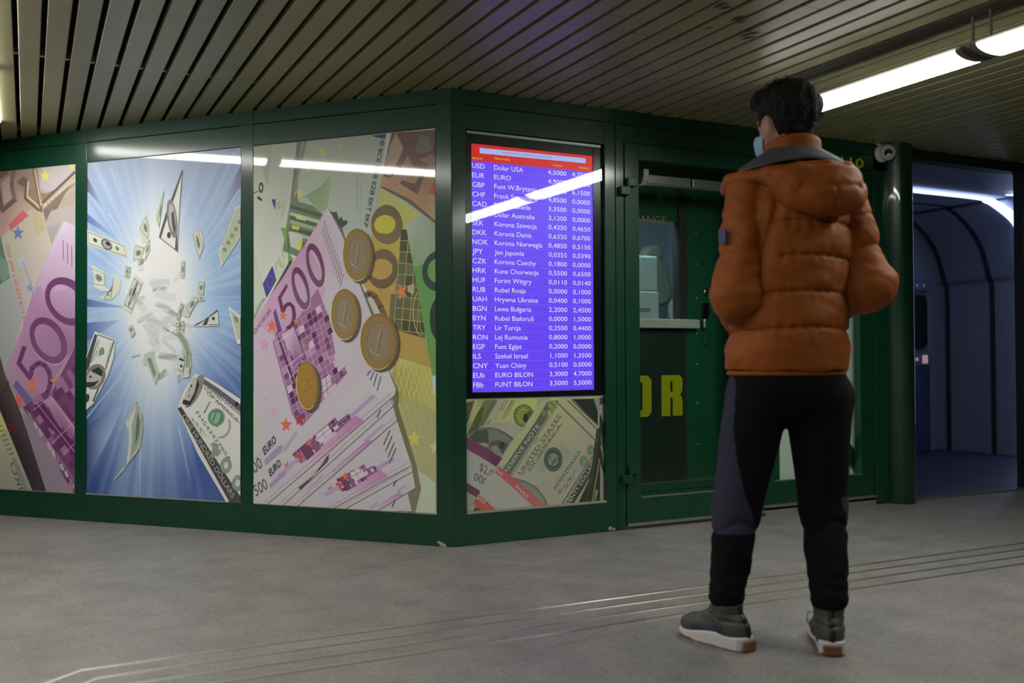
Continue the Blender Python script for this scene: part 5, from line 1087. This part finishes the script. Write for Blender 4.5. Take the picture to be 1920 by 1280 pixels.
# joints, local metres: x to his right, y forward, z up
HC = (.078, .018, 1.718)       # head centre
LA, RA_ = (-.150, -.035), (.165, -.100)
Ls, Le, Lw = (-.075, -.01, 1.50), (-.110, -.055, 1.140), (.005, .205, 1.03)
Rs, Re, Rw = (.275, -.01, 1.50), (.338, -.050, 1.175), (.150, .215, 1.04)
hyaw = math.radians(22)
def headlocal(X, Y, Z):
    c, s_ = math.cos(-hyaw), math.sin(-hyaw); x = X - HC[0]; y = Y - HC[1]
    return x * c - y * s_, x * s_ + y * c, Z - HC[2]
def F_body(X, Y, Z):
    x, y, z = headlocal(X, Y, Z)
    d = ellip(x, y, z, (0, -.012, .025), (.074, .094, .098))                       # skull
    d = smin(d, ellip(x, y, z, (0, .030, -.045), (.056, .062, .078)), .03)          # face and jaw
    d = smin(d, ellip(x, y, z, (0, .072, -.100), (.022, .018, .018)), .02)          # chin
    d = smin(d, cone(x, y, z, (0, .088, .0), (0, .108, -.032), .008, .0125), .012)  # nose
    d = smin(d, cone(x, y, z, (-.016, .088, -.068), (.016, .088, -.068), .007, .007), .008)   # lips
    for s_ in (-1, 1):
        d = smax(d, -ellip(x, y, z, (s_ * .030, .092, .006), (.014, .010, .009)), .008)      # eye sockets
        d = smin(d, ellip(x, y, z, (s_ * .030, .078, .006), (.012, .012, .011)), .003)
        d = smin(d, cone(x, y, z, (s_ * .016, .090, .024), (s_ * .044, .080, .026), .005, .005), .01)   # brows
        ear = np.abs(ellip(x, y, z, (s_ * .079, -.004, -.012), (.012, .020, .033))) - .0035
        ear = smin(ear, ellip(x, y, z, (s_ * .077, .002, -.016), (.008, .010, .020)), .004)
        d = smin(d, ear, .005)
    d = smin(d, cone(X, Y, Z, (HC[0], HC[1] - .025, 1.68), (.095, -.015, 1.50), .056, .066), .03)
    t = ellip(X, Y, Z, (.097, .0, 1.36), (.165, .105, .20)); t = smin(t, ellip(X, Y, Z, (.085, .0, 1.0), (.155, .11, .24)), .06)
    d = smin(d, t, .05)
    for S_, E_, W_, sg in ((Ls, Le, Lw, -1), (Rs, Re, Rw, 1)):
        a = cone(X, Y, Z, S_, E_, .050, .040); a = smin(a, cone(X, Y, Z, E_, W_, .040, .027), .015); d = smin(d, a, .03)
        # hand: palm, four bent fingers of unequal length and a thumb from the side of the palm
        W = np.array(W_); f = np.array((-sg * .80, .45, -.40)); f = f / np.linalg.norm(f); u = np.array((0, .55, .83)); u = u - f * (u @ f); u /= np.linalg.norm(u); nrm = np.cross(f, u) * sg
        p1 = W + f * .055; hnd = cone(X, Y, Z, W, p1, .024, .026)
        for k, ln in enumerate((.068, .076, .070, .054)):
            b0 = W + f * .062 + u * (.027 - .018 * k); b1 = b0 + f * ln * .5 + nrm * .006; b2 = b1 + f * ln * .34 - nrm * .016
            hnd = smin(hnd, smin(cone(X, Y, Z, W + f * .03 + u * (.018 - .012 * k), b0, .012, .010), smin(cone(X, Y, Z, b0, b1, .0095, .0088), cone(X, Y, Z, b1, b2, .0088, .0075), .002), .003), .004)
        hnd = smin(hnd, smin(cone(X, Y, Z, W + f * .015 + u * .015, W + f * .045 + u * .045, .013, .011), cone(X, Y, Z, W + f * .045 + u * .045, W + f * .075 + u * .052 - nrm * .008, .0105, .009), .003), .006)
        d = smin(d, hnd, .008)
    for hx, kx, (ax_, ay), fy in ((-.005, -.088, LA, math.radians(32)), (.175, .185, RA_, math.radians(-16))):
        l = cone(X, Y, Z, (hx, .0, .88), (kx, .015, .46), .085, .055); l = smin(l, cone(X, Y, Z, (kx, .015, .46), (ax_, ay, .09), .052, .036), .02)
        l = smin(l, cone(X, Y, Z, (ax_, ay, .06), (ax_ - math.sin(fy) * .16, ay + math.cos(fy) * .16, .05), .034, .026), .02); d = smin(d, l, .04)
    return d
person = net_obj('person', F_body, (-.30, -.22, .03), (.50, .42, 1.86), .006, SKIN, None, relax=1)
person.location = (0.300, -1.950, 0.0); person.rotation_euler = (0, 0, -PAZ)
tag(person, 'standing man in orange hooded puffer jacket and black trousers, seen from behind', 'person')

# hair
HAIR = mat('dark_hair', (0.011, 0.008, 0.006), 0.75, spec=.25, bump=.9, bscale=90, noise=.3, nscale=80)
def F_hair(X, Y, Z):
    x, y, z = headlocal(X, Y, Z)
    d = ellip(x, y, z, (0, -.018, .036), (.092, .110, .112))
    d = smin(d, ellip(x, y, z, (-.02, .05, .098), (.070, .055, .040)), .02)                  # fuller fringe
    d = smin(d, ellip(x, y, z, (.0, -.05, .06), (.090, .080, .075)), .03)
    n = .006 * wob(x * 2.2, y * 2.2, z, 60, 3) + .003 * wob(x * 3, y * 3, z, 140, 5); d = d + n * 1.1
    front = y - (.052 + .35 * np.maximum(z - .045, 0) * 2)                                 # clear the face
    d = smax(d, np.where(z < .062, front, -1), .004)
    low = np.interp(y, [-.12, -.065, -.040, -.022, .012, .022, .036, .05], [-.098, -.090, -.040, .026, .026, -.004, -.004, .03])   # nape, over the ear, sideburn
    d = smax(d, (low - z) * .8, .008)
    ear = ellip(np.abs(x), y, z, (.092, -.008, -.016), (.032, .032, .044)); d = smax(d, -ear, .006)
    cut = ellip(x, y, z, (0, -.012, .025), (.072, .092, .096)); return smax(d, -cut, .002)
hair = net_obj('hair', F_hair, (HC[0] - .14, HC[1] - .16, HC[2] - .13), (HC[0] + .14, HC[1] + .15, HC[2] + .19), .0038, HAIR, person)
# loose strands and tufts on top
b = MB(); r = random.Random(11); ch, sh = math.cos(hyaw), math.sin(hyaw)
def hl(x, y, z): return Vector((HC[0] + x * ch - y * sh, HC[1] + x * sh + y * ch, HC[2] + z))
for i in range(520):
    a = r.uniform(-PI, PI); e = r.uniform(-.15, 1.45); ce, se = math.cos(e), math.sin(e)
    if math.cos(a) > .55 and e < .55: continue
    if e < .5 and math.cos(a) > -.75: continue
    nx, ny, nz = ce * math.sin(a), ce * math.cos(a), se
    p = hl(nx * .090, -.020 + ny * .108, .034 + nz * .108)
    sw = Vector((-.6 * ch - .6 * sh, -.6 * sh + .6 * ch, .35)) if e > .5 else Vector((nx * .3, ny * .3, -.9)); sw = sw + Vector((r.uniform(-.5, .5), r.uniform(-.5, .5), r.uniform(-.2, .4)))
    nrm = Vector((nx * ch - ny * sh, nx * sh + ny * ch, nz)); l = r.uniform(.012, .030)
    q1 = p + nrm * .004 + sw * l * .45; q2 = p + nrm * .004 + sw * l + Vector((0, 0, -.006 if e < .8 else .002)); b.tube([p - nrm * .004, q1, q2], [.0026, .0020, .0004], 5, cap=False)
b.build('hair_strands', HAIR, hair)
b = MB()
LHAIR = mat('backlight_painted_hair', (0.20, 0.14, 0.08), .5)  # backlight on the quiff is put into this lighter hair colour
for i in range(90):
    x0 = r.uniform(-.055, -.005); y0 = r.uniform(.035, .080); p = hl(x0, y0, .112 + r.uniform(-.01, .006)); d = Vector((r.uniform(-.5, .1), r.uniform(-.1, .5), 1)).normalized(); l = r.uniform(.026, .05)
    b.tube([p - d * .01, p + d * l * .6, p + d * l + Vector((-.008, .004, -.002))], [.0024, .0018, .0004], 5, cap=False)
o = b.build('quiff', LHAIR, hair); o['label'] = 'tuft over the forehead, backlight painted in as lighter brown'

# face mask
MASK = mat('mask_blue', (0.30, 0.48, 0.62), 0.8)
def F_mask(X, Y, Z):
    x, y, z = headlocal(X, Y, Z)
    d = ellip(x, y, z, (0, .034, -.048), (.064, .079, .088)); d = smin(d, cone(x, y, z, (0, .09, -.01), (0, .108, -.036), .015, .018), .03)
    d = d + .0015 * np.sin(z * 420) * (np.abs(x) < .045)
    d = np.abs(d - .002) - .0022; d = smax(d, .018 - y + np.abs(x) * .2, .003); d = smax(d, z - (-.012 - .25 * np.abs(x)), .003); return smax(d, -(z + .118), .003)
mk = net_obj('face_mask', F_mask, (HC[0] - .13, HC[1] - .06, HC[2] - .15), (HC[0] + .11, HC[1] + .16, HC[2] + .02), .0036, MASK, person)
for s_ in (-1, 1):
    b = MB(); b.tube([hl(s_ * .062, .040, -.030), hl(s_ * .076, .012, -.004), hl(s_ * .083, -.014, .012), hl(s_ * .084, -.024, -.008)], .0014, 6); b.tube([hl(s_ * .060, .030, -.070), hl(s_ * .074, .0, -.050), hl(s_ * .083, -.020, -.034), hl(s_ * .084, -.024, -.012)], .0014, 6); b.build('ear_loop', WHITEP, mk)

# jacket
JACK = mat('orange_jacket_fabric', (0.275, 0.069, 0.006), 0.64, noise=.10, nscale=14, bump=.22, bscale=34, spec=.28)
JZ = [.885, .90, .96, 1.04, 1.15, 1.30, 1.42, 1.50, 1.545, 1.60]
def seam(q, w_=.010): return np.exp(-(q / w_) ** 2)
def F_jacket(X, Y, Z):
    xc = section(Z, JZ, [.072, .072, .073, .078, .088, .098, .100, .098, .096, .094]); a = section(Z, JZ, [.200, .206, .208, .200, .196, .204, .204, .172, .125, .085]); b_ = section(Z, JZ, [.150, .158, .164, .160, .158, .162, .150, .125, .105, .085])
    k = np.sqrt(((X - xc) / a) ** 2 + ((Y - .005) / b_) ** 2); d = (k - 1) * np.minimum(a, b_) * 1.05
    d = smax(d, Z - 1.565, .03)
    bow = .012 * np.cos((X - .09) * 9) + .006 * wob(X, Y, Z, 10, 2)
    puff = 0
    zs = (.893, 1.022, 1.138, 1.252, 1.365, 1.47)
    Zb = Z - bow
    for z0 in zs[1:]: puff = puff + (.0095 * seam(Zb - z0, .0055) + .0035 * seam(Zb - z0, .022)) * (np.clip((X + .03) / .05, 0, 1) if z0 > 1.2 else 1.0)
    wr = .0085 * wob(X * .7, Y * .7, Z * 1.7, 26, 7) + .003 * wob(X, Y, Z, 62, 8)
    # small puckers that run down from each seam
    pk = 0
    for z0 in zs[1:]: pk = pk + .0020 * np.sin(np.arctan2(Y, X - .09) * 26 + 5 * np.sin(z0 * 40)) * seam(Zb - z0, .028)
    d = d + puff + wr * .9 + pk
    vert = .010 * seam(X - (-.055 + (1.45 - Z) * -.02 + .25 * np.maximum(Z - 1.2, 0)), .012) * (Y < 0) * (Z > 1.14)   # curved back seam
    d = d + vert
    for S_, E_, W_, sg in ((Ls, Le, Lw, -1), (Rs, Re, Rw, 1)):
        u1, t1 = cone(X, Y, Z, (S_[0] - sg * .012, S_[1], S_[2] - .015), E_, .074, .080, want_t=True); u2, t2 = cone(X, Y, Z, E_, (W_[0] + sg * .02, W_[1] - .02, W_[2] + .01), .082, .056, want_t=True)
        for s0 in (.30, .62, .93): u1 = u1 + .0045 * seam((t1 - s0) * .36, .006) + .003 * seam((t1 - s0) * .36, .03)
        for s0 in (.30, .60, .86): u2 = u2 + .0045 * seam((t2 - s0) * .30, .006) + .003 * seam((t2 - s0) * .30, .026)
        u1 = u1 + .010 * wob(X, Y, Z, 26, 20 + sg) + .005 * wob(X, Y, Z * 1.8, 60, 31 + sg); u2 = u2 + .011 * wob(X, Y, Z, 30, 40 + sg) + .005 * wob(X, Y, Z, 64, 50 + sg)
        u = smin(u1, u2, .03)
        d = smin(d, u, .006)
    d = smax(d, -(Z - .893 - .004 * np.sin(X * 40)), .008)
    # opening at the neck
    return smax(d, -cone(X, Y, Z, (.092, .0, 1.50), (.088, .01, 1.75), .066, .075), .008)
jacket = net_obj('jacket', F_jacket, (-.27, -.25, .86), (.50, .34, 1.60), .0052, JACK, person, relax=2)
def F_hem(X, Y, Z):
    k = np.sqrt(((X - .072) / .197) ** 2 + ((Y - .005) / .150) ** 2); return smax((np.abs(k - .97) - .04) * .15, np.abs(Z - .888) - .008, .004)
net_obj('hem_band', F_hem, (-.16, -.18, .86), (.30, .19, .91), .0052, JACK, jacket)
# collar
def F_collar(X, Y, Z):
    zt = 1.662 - .015 * ((Y - .0) / .09); r_c = .080 + .02 * np.clip(1.66 - Z, 0, .2); k = np.sqrt((X - .100) ** 2 + (Y - .002) ** 2)
    d = np.abs(k - r_c) - .0115 - .002 * wob(X, Y, Z, 40, 4); d = smax(d, Z - zt, .016); return smax(d, 1.53 - Z, .01)
net_obj('collar', F_collar, (-.03, -.12, 1.50), (.23, .13, 1.69), .0048, JACK, jacket)
# hood hanging on the back: rolled rim and a sagging bag
rim = [(-.100, .085, 1.515), (-.105, .02, 1.533), (-.080, -.050, 1.535), (-.02, -.110, 1.535), (.06, -.150, 1.540), (.15, -.165, 1.544), (.222, -.140, 1.546), (.262, -.085, 1.545), (.275, -.01, 1.535), (.262, .06, 1.515)]
def F_hood(X, Y, Z):
    d = None
    for p, q in zip(rim[:-1], rim[1:]):
        c = cone(X, Y, Z, p, q, .0235, .0235); d = c if d is None else smin(d, c, .012)
    d = d + .003 * wob(X, Y, Z, 45, 6)
    bag = ellip(X, Y, Z, (.130, -.135, 1.490), (.150, .090, .102)); bag = smin(bag, ellip(X, Y, Z, (.155, -.178, 1.450), (.100, .062, .066)), .04); bag = smin(bag, ellip(X, Y, Z, (.09, -.06, 1.525), (.175, .09, .035)), .03)
    bag = bag + .007 * wob(X, Y, Z, 24, 12) + .004 * wob(X, Y, Z, 55, 13)
    bag = bag + .006 * seam(Z - (1.475 + .35 * (X - .14) ** 2), .008) * (np.abs(X - .145) < .10) + .006 * seam(X - .15, .005) * (Z < 1.47) + .004 * seam((X - .02) * .7 + (Z - 1.48) * .7, .010) + .004 * seam((X - .25) * .7 - (Z - 1.48) * .7, .010)
    bag = smax(bag, Z - 1.548, .012)
    d = smin(d, bag, .012)
    cav = smin(cone(X, Y, Z, (.10, -.01, 1.68), (.10, -.02, 1.56), .11, .085), ellip(X, Y, Z, (.110, -.070, 1.575), (.140, .080, .035)), .02)
    d = smax(d, -cav, .006)
    return smax(d, -cone(X, Y, Z, (.092, .0, 1.40), (.092, .0, 1.75), .070, .075), .006)
hood = net_obj('hood', F_hood, (-.17, -.28, 1.35), (.34, .12, 1.64), .0048, JACK, jacket, relax=2)
LIN = mat('grey_lining', (0.060, 0.064, 0.072), 0.7, bump=.2, bscale=60)
def F_lin(X, Y, Z):
    # sloping lining between collar and rim
    k = np.sqrt(((X - .100) / 1.0) ** 2 + ((Y - .0) / .95) ** 2); zt = 1.628 - (k - .088) * .66 + .003 * wob(X, Y, Z, 40, 9)
    d = np.abs(Z - zt) - .006; d = smax(d, .080 - k, .004)
    return smax(d, np.sqrt(((X - .093) / .190) ** 2 + ((Y + .035) / .125) ** 2) * .12 - .12, .006)
o = net_obj('lining', F_lin, (-.12, -.18, 1.54), (.31, .12, 1.66), .005, LIN, hood); o['label'] = 'dark grey lining inside the hood'
# arm badge
b = MB(); b.box(-.004, .003, -.014, .014, -.024, .024, M=Matrix.Translation((-.166, -.075, 1.335)) @ Matrix.Rotation(.75, 4, 'Z')); o = b.build('sleeve_badge', mat('badge_navy', (.05, .04, .16), .5), jacket, bevel=.002); o['label'] = 'small navy badge on the left sleeve'

# trousers
TRO = mat('trouser_fabric', (.1, .1, .1), 0.95, spec=.12, attr='print', bump=.3, bscale=120)
def F_trousers(X, Y, Z):
    d = ellip(X, Y, Z, (.074, -.002, .86), (.192, .140, .155)); d = smax(d, Z - .95, .01)
    rs = lambda xs: None
    for (hx, kx, (ax_, ay), sg) in ((-.030, -.105, LA, -1), (.178, .192, RA_, 1)):
        u, t = cone(X, Y, Z, (hx, -.005, .80), (kx, .0, .44), .110, .078, want_t=True)
        l, t2 = cone(X, Y, Z, (kx, .0, .44), (ax_, ay, .165), .078, .059, want_t=True)
        u = u + .005 * wob(X, Y, Z * 1.4, 22, 60 + sg); l = l + .006 * wob(X, Y, Z * 1.6, 34, 70 + sg) - .0018 * np.sin(Z * 150 + X * 40) * (Z < .24) * (Z > .15)
        kn = .006 * seam(Z - .385 - .02 * np.sin(X * 40), .010); lg = smin(u, l, .02) + kn
        lg = smax(lg, .128 - Z, .01); d = smin(d, lg, .022 if sg < 0 else .022)
    pock = ellip(X, Y, Z, (.272, .0, .805), (.022, .05, .050)); d = smin(d, pock, .02)
    return d
def tcol(V):
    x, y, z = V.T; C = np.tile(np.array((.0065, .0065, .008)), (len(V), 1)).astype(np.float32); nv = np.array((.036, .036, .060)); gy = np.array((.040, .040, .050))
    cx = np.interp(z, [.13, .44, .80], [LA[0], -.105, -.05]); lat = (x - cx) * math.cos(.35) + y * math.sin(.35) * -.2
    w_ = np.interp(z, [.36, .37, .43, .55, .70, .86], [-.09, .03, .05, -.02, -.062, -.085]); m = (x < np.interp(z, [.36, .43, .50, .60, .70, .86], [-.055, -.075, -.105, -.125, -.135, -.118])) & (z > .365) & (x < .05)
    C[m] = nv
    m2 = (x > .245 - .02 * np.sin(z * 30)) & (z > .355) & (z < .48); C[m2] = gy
    return C
net_obj('trousers', F_trousers, (-.27, -.24, .11), (.36, .22, .97), .0056, TRO, person, color=tcol, relax=1)
for (ax_, ay) in (LA, RA_):
    b = MB(); b.tube([(ax_, ay, .120), (ax_, ay, .150), (ax_ + .002, ay + .002, .172)], [.047, .052, .054], 28); b.build('cuff', mat('cuff_black', (.010, .010, .012), .85), person)

# shoes
UP = mat('shoe_upper_olive', (.050, .055, .044), .6, bump=.3, bscale=90); NAVY = mat('shoe_navy', (.025, .027, .060), .6); SOLE = mat('shoe_sole_white', (.56, .54, .52), .5); GUM = mat('shoe_gum_brown', (.17, .085, .035), .6); LACE = mat('shoe_lace', (.16, .15, .11), .7)
def shoe(ax_, ay, yaw, side, lacey):
    root = empty('shoe', (ax_, ay, 0), yaw); root.parent = person; root['label'] = 'olive grey high trainer with white sole and brown heel'
    oc = lambda Y: np.interp(Y, [-.095, -.07, -.03, .03, .10, .15, .185, .205], [.020, .036, .039, .040, .048, .045, .032, .010])
    def F_sole(X, Y, Z):
        d = np.abs(X - .006 * side * np.interp(Y, [-.1, .05, .2], [0, -1, 1])) - oc(Y) - .004 + .05 * np.maximum(Z - .03, 0); d = smax(d, -.093 - Y, .02); d = smax(d, Y - .200, .02)
        top = .048 - .022 * np.clip((Y + .02) / .2, 0, 1) + .004 * np.sin(Y * 30); d = smax(d, Z - top, .006)
        return smax(d, .001 - Z + .010 * np.clip((Y - .15) / .05, 0, 1) ** 2, .003)
    net_obj('sole', F_sole, (-.07, -.11, -.004), (.07, .215, .065), .0034, SOLE, root)
    def F_up(X, Y, Z):
        foot = ellip(X, Y, Z, (0, .085, .040), (.049, .112, .046)); foot = smin(foot, ellip(X, Y, Z, (0, -.035, .055), (.041, .054, .062)), .03)
        foot = smin(foot, cone(X, Y, Z, (0, .10, .050), (0, .01, .118), .034, .036), .02)
        an = cone(X, Y, Z, (0, -.010, .07), (0, -.002, .135), .046, .049); d = smin(foot, an, .015)
        d = d + .002 * wob(X, Y, Z, 70, 5) + .004 * seam(Z - (.088 + .25 * np.maximum(Y, 0)), .004) + .003 * seam(Z - .112, .003)
        d = smax(d, Z - (.140 + .05 * Y), .006); return smax(d, .022 - Z, .004)
    up = net_obj('upper', F_up, (-.07, -.11, .01), (.07, .215, .155), .0036, UP, root)
    b = MB()
    b.prism([(-.024, -.099), (.024, -.099), (.030, -.086), (-.030, -.086)], .003, .034); b.build('heel_tread', GUM, root, bevel=.003)
    b = MB(); b.prism([(x * 1.02, y) for x, y in [(-.030, -.09), (.030, -.09), (.044, -.02), (.045, .04), (.052, .11), (.044, .17), (.015, .200), (-.015, .200), (-.044, .17), (-.052, .11), (-.045, .04), (-.044, -.02)]], .0005, .009); b.build('outsole', GUM, root, bevel=.002)
    def F_nv(X, Y, Z):
        return smax(np.abs(F_up(X, Y, Z)) - .0025, smax(np.abs(Z - (.048 + .12 * np.maximum(.12 - Y, 0))) - .014, np.abs(Y - .05) - .065, .004), .003)
    net_obj('side_panel', F_nv, (-.07, -.03, .01), (.07, .13, .11), .0034, NAVY, root)
    def F_heel(X, Y, Z): return smax(np.abs(F_up(X, Y, Z)) - .003, smax(np.abs(X) - .010, Y + .03, .003), .002)
    net_obj('heel_tab', F_heel, (-.03, -.11, .02), (.03, -.02, .15), .0034, mat('heel_tab_black', (.008, .008, .010), .5), root)
    b = MB()
    for k in range(5): y = .115 - k * .022; z = .078 + k * .013; b.tube([(-.026, y - .004, z - .008), (0, y, z + .003), (.026, y + .004, z - .008)], .0028, 6)
    for pts in lacey: b.tube(pts, .0022, 6)
    b.build('lace', LACE, root)
    return root
shoe(LA[0], LA[1], math.radians(32), 1, [[(-.03, .0, .12), (-.045, -.0, .10), (-.044, .01, .08)]])
shoe(RA_[0], RA_[1], math.radians(-16), -1, [[(-.035, .015, .10), (-.062, .020, .112), (-.066, .012, .08), (-.052, .01, .062), (-.040, .015, .085)], [(-.035, .0, .15), (-.052, .005, .172), (-.050, .01, .155), (-.035, .01, .14)]])
